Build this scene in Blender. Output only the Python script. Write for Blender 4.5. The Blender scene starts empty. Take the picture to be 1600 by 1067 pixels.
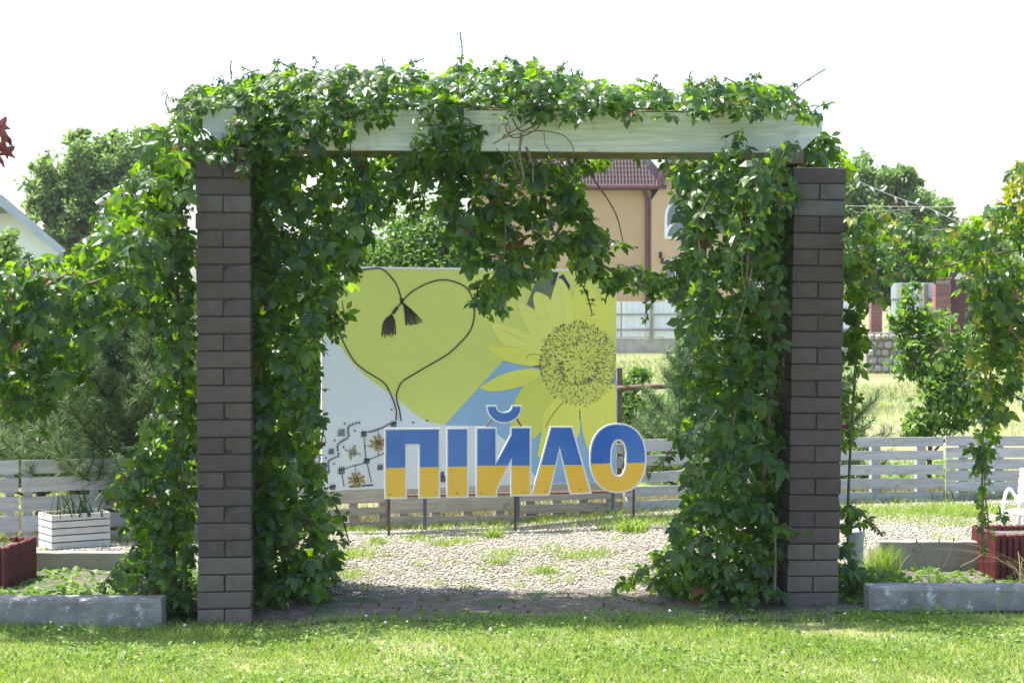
import bpy, math, random
import numpy as np
from mathutils import Vector, Matrix
random.seed(7); rng = np.random.default_rng(7)
scene = bpy.context.scene
COL = scene.collection
# ---------------------------------------------------------------- camera, sky, sun, exposure
K = 1.5                       # metres per working unit
FPX, CX, HY = 2690.0, 800.0, 456.0   # lens in photo pixels, horizon row
CAMZ = 1.7
PITCH = math.atan((533.5-HY)/FPX)
cam = bpy.data.objects.new('camera', bpy.data.cameras.new('camera')); COL.objects.link(cam)
cam.location = (0, 0, CAMZ*K); cam.rotation_euler = (math.pi/2-PITCH, 0, 0)
cam.data.sensor_width = 36; cam.data.lens = 36*FPX/1600
cam.data.clip_end = 3000
cam.data.dof.use_dof = True; cam.data.dof.focus_distance = 10.6*K; cam.data.dof.aperture_fstop = 5.0
scene.camera = cam
SUN = Vector((-0.42, 0.14, 1.0)).normalized()
world = bpy.data.worlds.new('World'); scene.world = world; world.use_nodes = True
wn = world.node_tree; bg = wn.nodes['Background']
sky = wn.nodes.new('ShaderNodeTexSky'); sky.sky_type = 'NISHITA'; sky.sun_disc = False
sky.sun_elevation = math.asin(SUN.z); sky.sun_rotation = math.atan2(SUN.x, SUN.y) % (2*math.pi)
sky.air_density = 1.0; sky.dust_density = 3.0; sky.ozone_density = 0.6; sky.altitude = 200
wn.links.new(sky.outputs[0], bg.inputs[0]); bg.inputs[1].default_value = 0.15
sl = bpy.data.lights.new('sun', 'SUN'); so = bpy.data.objects.new('sun', sl); COL.objects.link(so)
sl.energy = 4.2; sl.angle = math.radians(0.55); sl.color = (1.0, 0.95, 0.86)
so.rotation_euler = SUN.to_track_quat('Z', 'Y').to_euler(); so.location = (-20, 15, 40)
scene.view_settings.view_transform = 'Standard'; scene.view_settings.look = 'None'
scene.view_settings.exposure = 1.48; scene.view_settings.gamma = 1; scene.view_settings.use_curve_mapping = False

# ---------------------------------------------------------------- helpers
cp, sp = math.cos(PITCH), math.sin(PITCH)
def ray(px, py):
    x = (px-CX)/FPX; y = (533.5-py)/FPX
    return Vector((x, cp+y*sp, -sp+y*cp))
def W(px, py, D):
    """point seen at photo pixel (px,py) standing D units away"""
    r = ray(px, py); s = D/r.y
    return Vector((r.x*s, D, CAMZ+r.z*s))
class Plane:
    """vertical plane through the ground positions of two photo columns"""
    def __init__(s, x0, D0, x1, D1):
        s.a = W(x0, HY, D0); s.b = W(x1, HY, D1)
        s.t = (s.b-s.a); s.t.z = 0; s.t.normalize()
        s.n = Vector((s.t.y, -s.t.x, 0))           # towards the camera
        if s.n.y > 0: s.n = -s.n
    def P(s, px, py, off=0.0):
        r = ray(px, py); a = s.a+s.n*off
        k = (a-Vector((0, 0, CAMZ))).dot(s.n)/r.dot(s.n)
        return Vector((0, 0, CAMZ))+r*k
def fence_y(x): return 11.36+(x+3.38)*.234
def gz(x, y):
    """ground height"""
    zb = 0.07+0.055*min(1, max(0, (x+3)/6)); f = fence_y(x)
    if y < 9.5: return 0.0
    zf = float(np.interp(x, [-3.4, -1.3, 0, 1.05, 2.5], [.02, .045, .05, .115, .125]))
    if y > f: return max(0.0, zf*(1-(y-f)/1.5))
    if abs(x) > 1.62 and y < 10.44: return 0.0
    e = 10.9 if abs(x) < 1.62 else 10.441
    if y > e:
        s = min(1, max(0, (y-(f-.75))/.6)); return zb*(1-s)+zf*s
    s = (y-9.5)/(e-9.5); return zb*s*s*(3-2*s)

ROOT = {}
def tag(o, label=None, cat=None, group=None, kind=None):
    if label: o['label'] = label
    if cat: o['category'] = cat
    if group: o['group'] = group
    if kind: o['kind'] = kind
    return o
def thing(name, loc, label, cat, group=None):
    o = bpy.data.objects.new(name, None); o.empty_display_size = .1
    COL.objects.link(o); o.location = Vector(loc)*K; ROOT[o.name] = Vector(loc)
    return tag(o, label, cat, group)
def link_mesh(name, me, parent=None, loc=None):
    o = bpy.data.objects.new(name, me); COL.objects.link(o)
    if parent is not None:
        o.parent = parent; ROOT[o.name] = ROOT[parent.name]
    if loc is not None:
        o.location = (Vector(loc)-(ROOT[parent.name] if parent is not None else Vector((0, 0, 0))))*K
    return o
def raw(name, V, F, mats, parent=None, smooth=False, mi=None):
    """V in working units, world space"""
    off = np.array(ROOT[parent.name]) if parent is not None else np.zeros(3)
    V = (np.asarray(V, dtype=float)-off)*K
    me = bpy.data.meshes.new(name)
    if isinstance(F, np.ndarray):
        n, k = F.shape
        me.vertices.add(len(V)); me.vertices.foreach_set('co', V.ravel())
        me.loops.add(n*k); me.loops.foreach_set('vertex_index', F.ravel().astype(np.int32))
        me.polygons.add(n); me.polygons.foreach_set('loop_start', (np.arange(n)*k).astype(np.int32))
        me.polygons.foreach_set('loop_total', np.full(n, k, dtype=np.int32))
        me.update(calc_edges=True)
    else:
        me.from_pydata([tuple(v) for v in V], [], F)
    if not isinstance(mats, (list, tuple)): mats = [mats]
    for m in mats: me.materials.append(m)
    if mi is not None: me.polygons.foreach_set('material_index', np.asarray(mi, dtype=np.int32))
    if smooth: me.polygons.foreach_set('use_smooth', [True]*len(me.polygons))
    return link_mesh(name, me, parent)
class MB:
    def __init__(s): s.v = []; s.f = []
    def add(s, V, F):
        b = len(s.v); s.v += [tuple(v) for v in V]; s.f += [tuple(i+b for i in f) for f in F]; return s
    def box(s, c, size, rz=0, tilt=None, ch=0):
        """chamfered box, centre c"""
        hx, hy, hz = size[0]/2, size[1]/2, size[2]/2
        M = Matrix.Rotation(rz, 3, 'Z')
        if tilt: M = M @ Matrix.Rotation(tilt[1], 3, tilt[0])
        c = Vector(c)
        if ch <= 0:
            P = [(-hx,-hy,-hz),(hx,-hy,-hz),(hx,hy,-hz),(-hx,hy,-hz),(-hx,-hy,hz),(hx,-hy,hz),(hx,hy,hz),(-hx,hy,hz)]
            F = [(0,3,2,1),(4,5,6,7),(0,1,5,4),(1,2,6,5),(2,3,7,6),(3,0,4,7)]
        else:
            P = []; idx = {}
            for sx in (-1, 1):
                for sy in (-1, 1):
                    for sz in (-1, 1):
                        for ax in range(3):
                            p = [sx*(hx-ch), sy*(hy-ch), sz*(hz-ch)]
                            p[ax] = (sx*hx, sy*hy, sz*hz)[ax]
                            idx[(sx, sy, sz, ax)] = len(P); P.append(tuple(p))
            F = []
            for ax in range(3):
                o = [a for a in range(3) if a != ax]
                for sg in (-1, 1):
                    q = []
                    for a, b in ((-1,-1),(1,-1),(1,1),(-1,1)):
                        k = [0,0,0]; k[ax] = sg; k[o[0]] = a; k[o[1]] = b
                        q.append(idx[(k[0],k[1],k[2],ax)])
                    if (sg < 0) != (ax == 1): q.reverse()
                    F.append(tuple(q))
            for ax in range(3):
                o = [a for a in range(3) if a != ax]
                for a in (-1, 1):
                    for b in (-1, 1):
                        k0 = [0,0,0]; k0[o[0]] = a; k0[o[1]] = b; k1 = list(k0); k0[ax] = -1; k1[ax] = 1
                        q = [idx[(*k0,o[0])], idx[(*k1,o[0])], idx[(*k1,o[1])], idx[(*k0,o[1])]]
                        if (a*b > 0) != (ax == 1): q.reverse()
                        F.append(tuple(q))
            for sx in (-1, 1):
                for sy in (-1, 1):
                    for sz in (-1, 1):
                        q = [idx[(sx,sy,sz,a)] for a in range(3)]
                        if sx*sy*sz < 0: q.reverse()
                        F.append(tuple(q))
        return s.add([c+M @ Vector(p) for p in P], F)
    def prism(s, poly, d):
        """closed polygon (list of 3D points), extruded by vector d"""
        n = len(poly); d = Vector(d)
        V = [Vector(p) for p in poly]+[Vector(p)+d for p in poly]
        F = [tuple(range(n)), tuple(reversed(range(n, 2*n)))]
        F += [(i, i+n, (i+1) % n+n, (i+1) % n) for i in range(n)]
        return s.add(V, F)
    def tube(s, pts, r, n=6, cap=True):
        pts = [Vector(p) for p in pts]; m = len(pts)
        rr = r if isinstance(r, (list, tuple)) else [r]*m
        V = []; up = Vector((0.3, 0.2, 0.93)).normalized(); prev = None
        for i, p in enumerate(pts):
            t = (pts[min(i+1, m-1)]-pts[max(i-1, 0)])
            t = t.normalized() if t.length > 1e-9 else Vector((0, 0, 1))
            a = t.cross(up) if prev is None else (prev-t*prev.dot(t))
            if a.length < 1e-4: a = t.orthogonal()
            a.normalize(); prev = a; b = t.cross(a)
            for k in range(n):
                th = 2*math.pi*k/n; V.append(p+(a*math.cos(th)+b*math.sin(th))*rr[i])
        F = []
        for i in range(m-1):
            for k in range(n):
                F.append((i*n+k, i*n+(k+1) % n, (i+1)*n+(k+1) % n, (i+1)*n+k))
        if cap: F += [tuple(reversed(range(n))), tuple(range((m-1)*n, m*n))]
        return s.add(V, F)
    def build(s, name, mat, parent=None, smooth=False):
        return raw(name, s.v, s.f, mat, parent, smooth)
def smoothpath(pts, n=4):
    """Catmull-Rom through points"""
    P = [Vector(p) for p in pts]; P = [P[0]*2-P[1]]+P+[P[-1]*2-P[-2]]; out = []
    for i in range(1, len(P)-2):
        for k in range(n):
            t = k/n; a, b, c, d = P[i-1], P[i], P[i+1], P[i+2]
            out.append(0.5*((2*b)+(c-a)*t+(2*a-5*b+4*c-d)*t*t+(3*b-a-3*c+d)*t**3))
    out.append(P[-2]); return out

# ---------------------------------------------------------------- materials
def lin(c): return tuple(((v/255)/12.92 if v/255 <= .04045 else ((v/255+.055)/1.055)**2.4) for v in c)
def mat(name, c1, c2=None, rough=.8, scale=8, detail=6, bump=.0, bscale=None, stretch=None, spots=None, spec=.4,
        metal=0, rand=0, island=False, transl=None, contrast=.25, spotlo=.6, spothi=.68, spotscale=None, coords='Object'):
    m = bpy.data.materials.new(name); m.use_nodes = True; nt = m.node_tree; N = nt.nodes; L = nt.links
    b = N['Principled BSDF']; out = N['Material Output']
    b.inputs['Roughness'].default_value = rough; b.inputs['Specular IOR Level'].default_value = spec
    b.inputs['Metallic'].default_value = metal
    tc = N.new('ShaderNodeTexCoord'); mp = N.new('ShaderNodeMapping'); L.new(tc.outputs[coords], mp.inputs[0])
    if stretch: mp.inputs['Scale'].default_value = stretch
    nz = N.new('ShaderNodeTexNoise'); nz.inputs['Scale'].default_value = scale; nz.inputs['Detail'].default_value = detail
    L.new(mp.outputs[0], nz.inputs[0])
    cr = N.new('ShaderNodeValToRGB'); cr.color_ramp.elements[0].position = .5-contrast; cr.color_ramp.elements[1].position = .5+contrast
    c2 = c2 or tuple(v*1.25 for v in c1)
    cr.color_ramp.elements[0].color = (*c1, 1); cr.color_ramp.elements[1].color = (*c2, 1)
    col = None
    if island:
        g = N.new('ShaderNodeNewGeometry'); oi = N.new('ShaderNodeObjectInfo')
        ad = N.new('ShaderNodeMath'); ad.operation = 'ADD'; L.new(g.outputs['Random Per Island'], ad.inputs[0]); L.new(oi.outputs['Random'], ad.inputs[1])
        fr = N.new('ShaderNodeMath'); fr.operation = 'FRACT'; L.new(ad.outputs[0], fr.inputs[0])
        cr.color_ramp.elements[0].position = .0; cr.color_ramp.elements[1].position = 1
        L.new(fr.outputs[0], cr.inputs[0])
    else:
        L.new(nz.outputs[0], cr.inputs[0])
    col = cr.outputs[0]
    if rand:
        oi = N.new('ShaderNodeObjectInfo'); hs = N.new('ShaderNodeHueSaturation')
        mr = N.new('ShaderNodeMapRange'); mr.inputs[3].default_value = 1-rand; mr.inputs[4].default_value = 1+rand
        L.new(oi.outputs['Random'], mr.inputs[0]); L.new(mr.outputs[0], hs.inputs['Value']); L.new(col, hs.inputs['Color']); col = hs.outputs[0]
    if spots:
        n2 = N.new('ShaderNodeTexNoise'); n2.inputs['Scale'].default_value = spotscale or scale*2.3; n2.inputs['Detail'].default_value = 8
        n2.inputs['Roughness'].default_value = .65
        L.new(tc.outputs[coords], n2.inputs[0])
        r2 = N.new('ShaderNodeMapRange'); r2.inputs[1].default_value = spotlo; r2.inputs[2].default_value = spothi
        L.new(n2.outputs[0], r2.inputs[0])
        mx = N.new('ShaderNodeMix'); mx.data_type = 'RGBA'; L.new(r2.outputs[0], mx.inputs[0]); L.new(col, mx.inputs[6]); mx.inputs[7].default_value = (*spots, 1)
        col = mx.outputs[2]
    L.new(col, b.inputs['Base Color'])
    if bump:
        n3 = N.new('ShaderNodeTexNoise'); n3.inputs['Scale'].default_value = bscale or scale*4; n3.inputs['Detail'].default_value = 8
        L.new(mp.outputs[0], n3.inputs[0])
        bp = N.new('ShaderNodeBump'); bp.inputs['Strength'].default_value = bump; bp.inputs['Distance'].default_value = .01
        L.new(n3.outputs[0], bp.inputs['Height']); L.new(bp.outputs[0], b.inputs['Normal'])
    if transl:
        tr = N.new('ShaderNodeBsdfTranslucent'); ms = N.new('ShaderNodeMixShader'); ms.inputs[0].default_value = transl[1]
        mm = N.new('ShaderNodeMix'); mm.data_type = 'RGBA'; mm.blend_type = 'MULTIPLY'; mm.inputs[0].default_value = 1
        L.new(col, mm.inputs[6]); mm.inputs[7].default_value = (*transl[0], 1)
        L.new(mm.outputs[2], tr.inputs[0])
        L.new(b.outputs[0], ms.inputs[1]); L.new(tr.outputs[0], ms.inputs[2]); L.new(ms.outputs[0], out.inputs[0])
    return m
M = {}
TR = ((5.2, 4.6, .5), .44)
M['vine'] = mat('creeper_leaf', (.014, .044, .013), (.060, .120, .020), rough=.34, spec=.5, island=True, transl=TR)
M['vine_yel'] = mat('creeper_leaf_yellowing', (.09, .17, .02), (.30, .28, .03), rough=.45, island=True, transl=((2.2, 2.2, .8), .45))
M['vine_red'] = mat('creeper_leaf_reddish', (.10, .05, .02), (.16, .09, .03), rough=.45, island=True, transl=((2, 1.6, .8), .4))
M['stem'] = mat('vine_bark', (.09, .06, .04), (.20, .16, .12), scale=20, bump=.4)
M['berry'] = mat('berry_stalk', (.22, .18, .04), (.30, .12, .07), island=True, rough=.6)
M['brick'] = mat('brown_brick', (.064, .049, .047), (.094, .074, .071), rough=.75, scale=9, bump=.5, bscale=50, rand=.16, spots=(.30, .28, .26), spotlo=.66, spothi=.74, spotscale=11)
M['brick_bloom'] = mat('brown_brick_with_lime_bloom', (.065, .055, .052), (.125, .115, .112), rough=.8, scale=5, bump=.3, bscale=60, rand=.1)
M['brick_pale'] = mat('bleached_brick', (.115, .10, .085), (.165, .148, .125), rough=.85, scale=7, bump=.4, bscale=50, rand=.1, spots=(.08, .09, .06), spotscale=6)
M['mortar'] = mat('dark_mortar', (.03, .027, .026), (.05, .045, .043), rough=.9, scale=30, bump=.4)
M['beam'] = mat('weathered_white_beam', (.45, .48, .50), (.68, .72, .74), rough=.7, scale=5, stretch=(.6, 4, 9), bump=.35, bscale=12, spots=(.27, .28, .27), spotlo=.56, spothi=.78, spotscale=5)
M['beam_old'] = mat('bare_aged_beam', (.20, .15, .07), (.34, .27, .15), rough=.8, scale=5, stretch=(.6, 4, 9), bump=.3, bscale=12)
M['slat'] = mat('weathered_white_slat', (.33, .34, .35), (.52, .53, .53), rough=.8, scale=4, stretch=(.7, .7, 7), bump=.4, bscale=14, rand=.1, spots=(.25, .22, .18), spotlo=.58, spothi=.75, spotscale=7)
M['slat_grey'] = mat('weathered_grey_slat', (.25, .23, .20), (.42, .40, .36), rough=.85, scale=4, stretch=(.7, .7, 7), bump=.4, bscale=14, rand=.12, spots=(.12, .10, .08), spotlo=.6, spothi=.75, spotscale=6)
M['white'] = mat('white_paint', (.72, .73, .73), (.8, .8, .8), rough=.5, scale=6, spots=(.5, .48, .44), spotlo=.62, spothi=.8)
M['crate'] = mat('chalky_white_board', (.55, .54, .53), (.72, .71, .70), rough=.8, scale=5, bump=.3, rand=.08, spots=(.35, .32, .28), spotlo=.6, spothi=.75)
M['black'] = mat('black_gap', (.02, .02, .02), rough=.9)
M['red'] = mat('dark_red_stave', (.085, .014, .016), (.15, .028, .03), rough=.55, scale=6, bump=.15, rand=.15, spots=(.22, .14, .12), spotlo=.66, spothi=.75)
M['conc'] = mat('rough_concrete', (.15, .145, .135), (.30, .295, .28), rough=.95, scale=6, bump=1, bscale=22, spots=(.50, .51, .51), spotlo=.56, spothi=.66, spotscale=9)
M['slab'] = mat('smooth_concrete_slab', (.24, .22, .18), (.33, .31, .26), rough=.9, scale=3, bump=.3, bscale=30, spots=(.16, .15, .12), spotlo=.58, spothi=.75)
M['lawn'] = mat('lawn_soil', (.10, .12, .04), (.25, .26, .11), rough=1, scale=3, bump=.5, bscale=20, contrast=.2)
M['meadow'] = mat('dry_meadow', (.11, .13, .05), (.24, .21, .11), rough=1, scale=.35, detail=10, bump=.6, bscale=6, contrast=.18, spots=(.16, .22, .06), spotlo=.5, spothi=.62, spotscale=.5)
M['gravel_bed'] = mat('gravel_bed', (.17, .155, .125), (.33, .305, .255), rough=1, scale=30, bump=1, bscale=40, contrast=.15)
M['stone'] = mat('pebble', (.21, .19, .15), (.64, .595, .50), rough=.9, island=True, spec=.3)
M['soil'] = mat('dark_soil', (.07, .063, .055), (.15, .135, .115), rough=1, scale=8, bump=1, bscale=40, contrast=.2, spots=(.05, .09, .03), spotlo=.52, spothi=.62, spotscale=3)
M['grass'] = mat('grass_blade', (.11, .205, .033), (.34, .42, .09), rough=.5, island=True, transl=((1.7, 1.8, 1), .4))
M['clover'] = mat('clover_leaf', (.08, .17, .03), (.19, .29, .06), rough=.5, island=True, transl=((1.8, 1.9, 1), .4))
M['drygrass'] = mat('dry_grass_blade', (.20, .19, .09), (.33, .29, .17), rough=.7, island=True, transl=((1.2, 1.2, 1), .3))
M['flower'] = mat('clover_flower', (.7, .68, .6), (.8, .78, .7), rough=.7)
M['needle'] = mat('pine_needle', (.05, .12, .04), (.20, .28, .12), rough=.45, island=True, transl=((1.3, 1.4, 1), .25))
M['bark'] = mat('tree_bark', (.06, .045, .035), (.14, .11, .085), scale=14, bump=.7, rough=.95)
M['tree'] = mat('tree_leaf', (.05, .11, .025), (.13, .22, .05), rough=.5, island=True, transl=((2.0, 2.2, 1), .4))
M['tree_pale'] = mat('pale_tree_leaf', (.10, .165, .055), (.22, .31, .11), rough=.5, island=True, transl=((1.8, 2.0, 1), .4))
M['lilac'] = mat('lilac_leaf', (.05, .12, .025), (.17, .27, .07), rough=.4, island=True, transl=((2.4, 2.4, .9), .42))
M['tree_dark'] = mat('dark_tree_leaf', (.025, .06, .025), (.06, .11, .04), rough=.5, island=True, transl=((2, 2.2, 1), .3))
M['maple'] = mat('red_maple_leaf', (.06, .015, .02), (.20, .06, .03), rough=.5, island=True, transl=((2, 1.5, 1), .4))
M['plaster'] = mat('beige_plaster', (.50, .35, .19), (.56, .39, .22), rough=.9, scale=1.2)
M['plaster2'] = mat('peach_plaster', (.56, .39, .23), (.62, .43, .26), rough=.9, scale=1.2)
M['roof'] = mat('dark_red_metal_tile', (.018, .007, .011), (.040, .014, .020), rough=.6, spec=.2, scale=3, bump=.1)
M['pipe'] = mat('dark_red_painted_metal', (.13, .05, .055), rough=.5, scale=3)
M['glass'] = mat('window_glass', (.10, .14, .15), (.16, .20, .22), rough=.08, spec=.8, scale=1)
M['pvc'] = mat('white_window_frame', (.8, .8, .8), rough=.4)
M['wallwhite'] = mat('white_wall', (.72, .76, .72), (.78, .81, .78), rough=.9, scale=.8)
M['fascia'] = mat('blue_grey_boards', (.30, .36, .40), (.40, .46, .50), rough=.8, scale=2)
M['slate'] = mat('fibre_cement_roof', (.22, .21, .20), (.32, .30, .28), rough=.9, scale=4)
M['sheet'] = mat('white_profiled_sheet', (.70, .74, .76), (.78, .80, .82), rough=.5, scale=1.5)
M['rust'] = mat('rusty_metal', (.09, .045, .035), (.16, .09, .07), rough=.8, scale=12, spots=(.3, .25, .22), spotlo=.6, spothi=.7)
M['steel'] = mat('painted_blue_grey_steel', (.075, .10, .135), (.11, .14, .18), rough=.6, scale=8)
M['wood'] = mat('old_brown_wood', (.10, .07, .05), (.19, .14, .10), rough=.9, scale=5, stretch=(4, 4, .6), bump=.4)
M['rubble'] = mat('rubble_stone', (.24, .22, .19), (.45, .43, .38), rough=.95, scale=3, rand=.3, bump=.5)
M['clay'] = mat('red_brown_brick', (.20, .09, .085), (.28, .14, .13), rough=.9, scale=6, rand=.15)
M['bucket'] = mat('grey_white_plastic', (.45, .48, .50), (.55, .58, .60), rough=.5, scale=5)
M['cord'] = mat('pale_cord', (.5, .48, .45), rough=.6)
# print inks and paints
INK = dict(white=(.70, .77, .82), yellow=(.64, .70, .18), petal=(.74, .76, .13), petal2=(.76, .78, .19), petal3=(.64, .67, .13), blue=(.27, .46, .66),
           green=(.15, .19, .11), violet=(.05, .05, .09), cord=(.06, .05, .045), thread=(.03, .035, .05), seed=(.17, .17, .05), gold=(.42, .33, .08), ochre=(.35, .22, .07))
for k, c in INK.items(): M['ink_'+k] = mat('print_'+k, tuple(v*.96 for v in c), c, rough=.38, scale=3, detail=3, spec=.4)
M['letter_blue'] = mat('letter_blue_paint', (.03, .13, .50), (.10, .24, .60), rough=.25, scale=1.6, detail=2)
M['letter_yellow'] = mat('letter_yellow_paint', (.80, .50, .07), (.84, .54, .09), rough=.25, scale=2, detail=2)
M['letter_white'] = mat('letter_white_border', (.76, .77, .78), (.8, .8, .8), rough=.4, scale=3)
M['bulb'] = mat('frosted_bulb', (.75, .72, .68), (.8, .78, .74), rough=.3)

# ---------------------------------------------------------------- ground
def grid(name, x0, x1, nx, y0, y1, ny, zf, m):
    xs = np.linspace(x0, x1, nx); ys = np.linspace(y0, y1, ny)
    V = [(x, y, zf(x, y)) for y in ys for x in xs]
    F = [(j*nx+i, j*nx+i+1, (j+1)*nx+i+1, (j+1)*nx+i) for j in range(ny-1) for i in range(nx-1)]
    return tag(raw(name, V, F, m, smooth=True), kind='structure')
def dip(x, y):
    """the lawn lies a little lower at the left kerb"""
    k = np.clip((-x-.8)/.5, 0, 1); return -.052*k*k*(3-2*k)*np.clip((9.2-y)/.12, 0, 1)
n_ = lambda x, y: .004*math.sin(7*x+3*y)+.003*math.sin(13*x-9*y+1)+float(dip(x, y))
raw('ground', [(-220, -30, -.09), (220, -30, -.09), (220, 9.3, -.09), (-220, 9.3, -.09), (220, 9.5, -.012), (-220, 9.5, -.012), (220, 250, -.012), (-220, 250, -.012)], [(0, 1, 2, 3), (3, 2, 4, 5), (5, 4, 6, 7)], M['meadow'])['kind'] = 'structure'
grid('lawn', -8, 8, 90, -2, 9.25, 60, lambda x, y: n_(x, y), M['lawn'])
def gravz(x, y): return gz(x, y)+.004+(n_(x, y)-float(dip(x, y)))*.6+float(dip(x, y))
def warped(name, x0, x1, nx, ny, ya, yb2, zf, m):
    V = []; F = []
    for j in range(ny):
        for x in np.linspace(x0, x1, nx): y = ya(x)+(yb2(x)-ya(x))*j/(ny-1); V.append((x, y, zf(x, y)))
    F = [(j*nx+i, j*nx+i+1, (j+1)*nx+i+1, (j+1)*nx+i) for j in range(ny-1) for i in range(nx-1)]
    return tag(raw(name, V, F, m, smooth=True), kind='structure')
warped('gravel_bed', -8, 8, 200, 80, lambda x: 9.25, fence_y, gravz, M['gravel_bed'])
warped('meadow', -8, 8, 80, 16, fence_y, lambda x: fence_y(x)+1.7, lambda x, y: gz(x, y)+.003-(.018 if y > fence_y(x)+1.6 else 0), M['meadow'])
grid('soil_strip', -1.45, 1.7, 60, 8.85, 9.72, 24, lambda x, y: gravz(x, y)+.004+.004*math.sin(9*x)*math.sin(31*y), M['soil'])
for s in (-1, 1):
    grid('planting_soil', s*1.62 if s > 0 else -8, 8 if s > 0 else -1.62, 60, 9.05, 10.42, 16, lambda x, y: .012+.008*math.sin(9*x)*math.sin(11*y), M['soil'])

# --- pebbles (nobody could count them)
def scatter_solid(name, P, S, mat_, flat=.55, extra=None):
    """P (n,3) centres, S (n,) radii -> one mesh of small irregular stones"""
    base = []
    for _ in range(8):
        v = np.array([(1,0,0),(.5,.85,.1),(-.5,.8,0),(-1,0,.1),(-.45,-.85,0),(.5,-.8,.1),(0.1,0,1),(0,0.1,-1)])*rng.uniform(.65, 1.2, (8, 3))
        base.append(v)
    F0 = [(i, (i+1) % 6, 6) for i in range(6)]+[((i+1) % 6, i, 7) for i in range(6)]
    F0 = np.array(F0); n = len(P)
    B = np.array(base)[rng.integers(0, 8, n)]
    a = rng.uniform(0, 6.28, n); c, s = np.cos(a), np.sin(a)
    X = B[:, :, 0]*c[:, None]-B[:, :, 1]*s[:, None]; Y = B[:, :, 0]*s[:, None]+B[:, :, 1]*c[:, None]; Z = B[:, :, 2]*flat
    tx = rng.uniform(-.4, .4, n)[:, None]; Z = Z+X*tx
    V = np.stack([X, Y, Z], -1)*S[:, None, None]+P[:, None, :]
    F = (F0[None]+(np.arange(n)*8)[:, None, None]).reshape(-1, 3)
    o = raw(name, V.reshape(-1, 3), F, mat_); o['kind'] = 'stuff'; return o
n = 110000
px = rng.uniform(-3.6, 4.0, n); py = 9.5+(13.0-9.5)*rng.power(.85, n)**1.0
py = rng.uniform(9.55, 13.0, n)
ok = ((np.abs(px) < 1.62) | (py > 10.5)) & (np.abs(px) < .33*py) & (py < fence_y(px)+.02)
ok &= ~((py < 9.95) & (rng.random(n) > (py-9.5)/.45))
px, py = px[ok], py[ok]
P = np.array([(x, y, gravz(x, y)+.004) for x, y in zip(px, py)])
tag(scatter_solid('gravel', P, rng.uniform(.0035, .0085, len(P))*np.where(rng.random(len(P)) < .15, 1.8, 1), M['stone']), 'cream pebbles strewn over the ground in front of the slat fence', 'gravel')

# --- blades
def blades(P, h, w, lean, bend=.5, seg=2):
    """returns V,F of curved tapering blades rooted at P (n,3)"""
    n = len(P); a = rng.uniform(0, 6.28, n); d = np.stack([np.cos(a), np.sin(a), np.zeros(n)], -1)
    b = rng.uniform(0, 6.28, n); s = np.stack([np.cos(b), np.sin(b), np.zeros(n)], -1)*(w/2)[:, None]
    V = []; 
    for k in range(seg+1):
        t = k/seg
        c = P+np.array([0, 0, 1])*(h*(t-bend*.5*lean*t*t))[:, None]+d*(h*lean*t**1.7)[:, None]
        if k < seg: V += [c-s*(1-.6*t), c+s*(1-.6*t)]
        else: V += [c]
    V = np.stack(V, 1); nv = 2*seg+1
    F = []
    for k in range(seg-1): F += [(2*k, 2*k+1, 2*k+3), (2*k, 2*k+3, 2*k+2)]
    F += [(2*seg-2, 2*seg-1, 2*seg)]
    F = (np.array(F)[None]+(np.arange(n)*nv)[:, None, None]).reshape(-1, 3)
    return V.reshape(-1, 3), F
def leafquads(P, size, up=.6):
    """small folded rhombic leaves at P"""
    n = len(P); N = rng.normal(0, 1, (n, 3)); N[:, 2] += up*2; N /= np.linalg.norm(N, axis=1)[:, None]
    T = rng.normal(0, 1, (n, 3)); T -= N*(T*N).sum(1)[:, None]; T /= np.linalg.norm(T, axis=1)[:, None]
    S = np.cross(N, T); size = size[:, None]
    V = np.stack([P-T*size*.5, P+S*size*.3+N*size*.08, P+T*size*.5, P-S*size*.3+N*size*.08], 1)
    F = np.array([(0, 1, 2), (0, 2, 3)]); F = (F[None]+(np.arange(n)*4)[:, None, None]).reshape(-1, 3)
    return V.reshape(-1, 3), F
def zs(x, y, f): return np.array([f(a, b) for a, b in zip(x, y)])
# lawn in front
n = 100000
y = rng.uniform(6.9, 9.2, n); x = rng.uniform(-1, 1, n)*(.345*y)
pat = np.sin(x*2.1+np.sin(y*3)*1.3)+np.sin(x*5.3+y*4)+rng.normal(0, .6, n)
keep = (pat > -1.3) & ((y < 8.72) | (rng.random(n) < np.clip(.8-(y-8.72)*3, 0, 1)))
x, y = x[keep], y[keep]; hh = .72*rng.uniform(.018, .055, len(x))*(1+.35*np.sin(x*3+y*5)+.35*np.sin(x*17+np.sin(y*13)*2)*np.sin(y*15+x*4))
V, F = blades(np.stack([x, y, zs(x, y, n_)], -1), hh, rng.uniform(.003, .007, len(x)), rng.uniform(.2, 1.1, len(x)))
tag(raw('lawn_grass', V, F, M['grass']), 'short sunlit green grass of the front lawn', 'grass', kind='stuff')
k = rng.random(len(x)) < .22
V, F = blades(np.stack([x[k], y[k]+.01, zs(x[k], y[k], n_)], -1), hh[k]*.8, rng.uniform(.002, .004, k.sum()), rng.uniform(.5, 1.6, k.sum()))
tag(raw('dry_lawn_grass', V, F, M['drygrass']), 'dry straw coloured blades mixed into the front lawn', 'grass', kind='stuff')
n = 34000; y = rng.uniform(6.9, 9.0, n); x = rng.uniform(-1, 1, n)*(.345*y)
kk = (np.sin(x*3.7+2)*np.sin(y*6+x*2)+rng.normal(0, .35, n)) > .15; x, y = x[kk], y[kk]
V, F = leafquads(np.stack([x, y, rng.uniform(.008, .042, len(x))+dip(x, y)], -1), rng.uniform(.014, .034, len(x))*np.where(rng.random(len(x)) < .06, 1.5, 1)*.85, .8)
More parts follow.
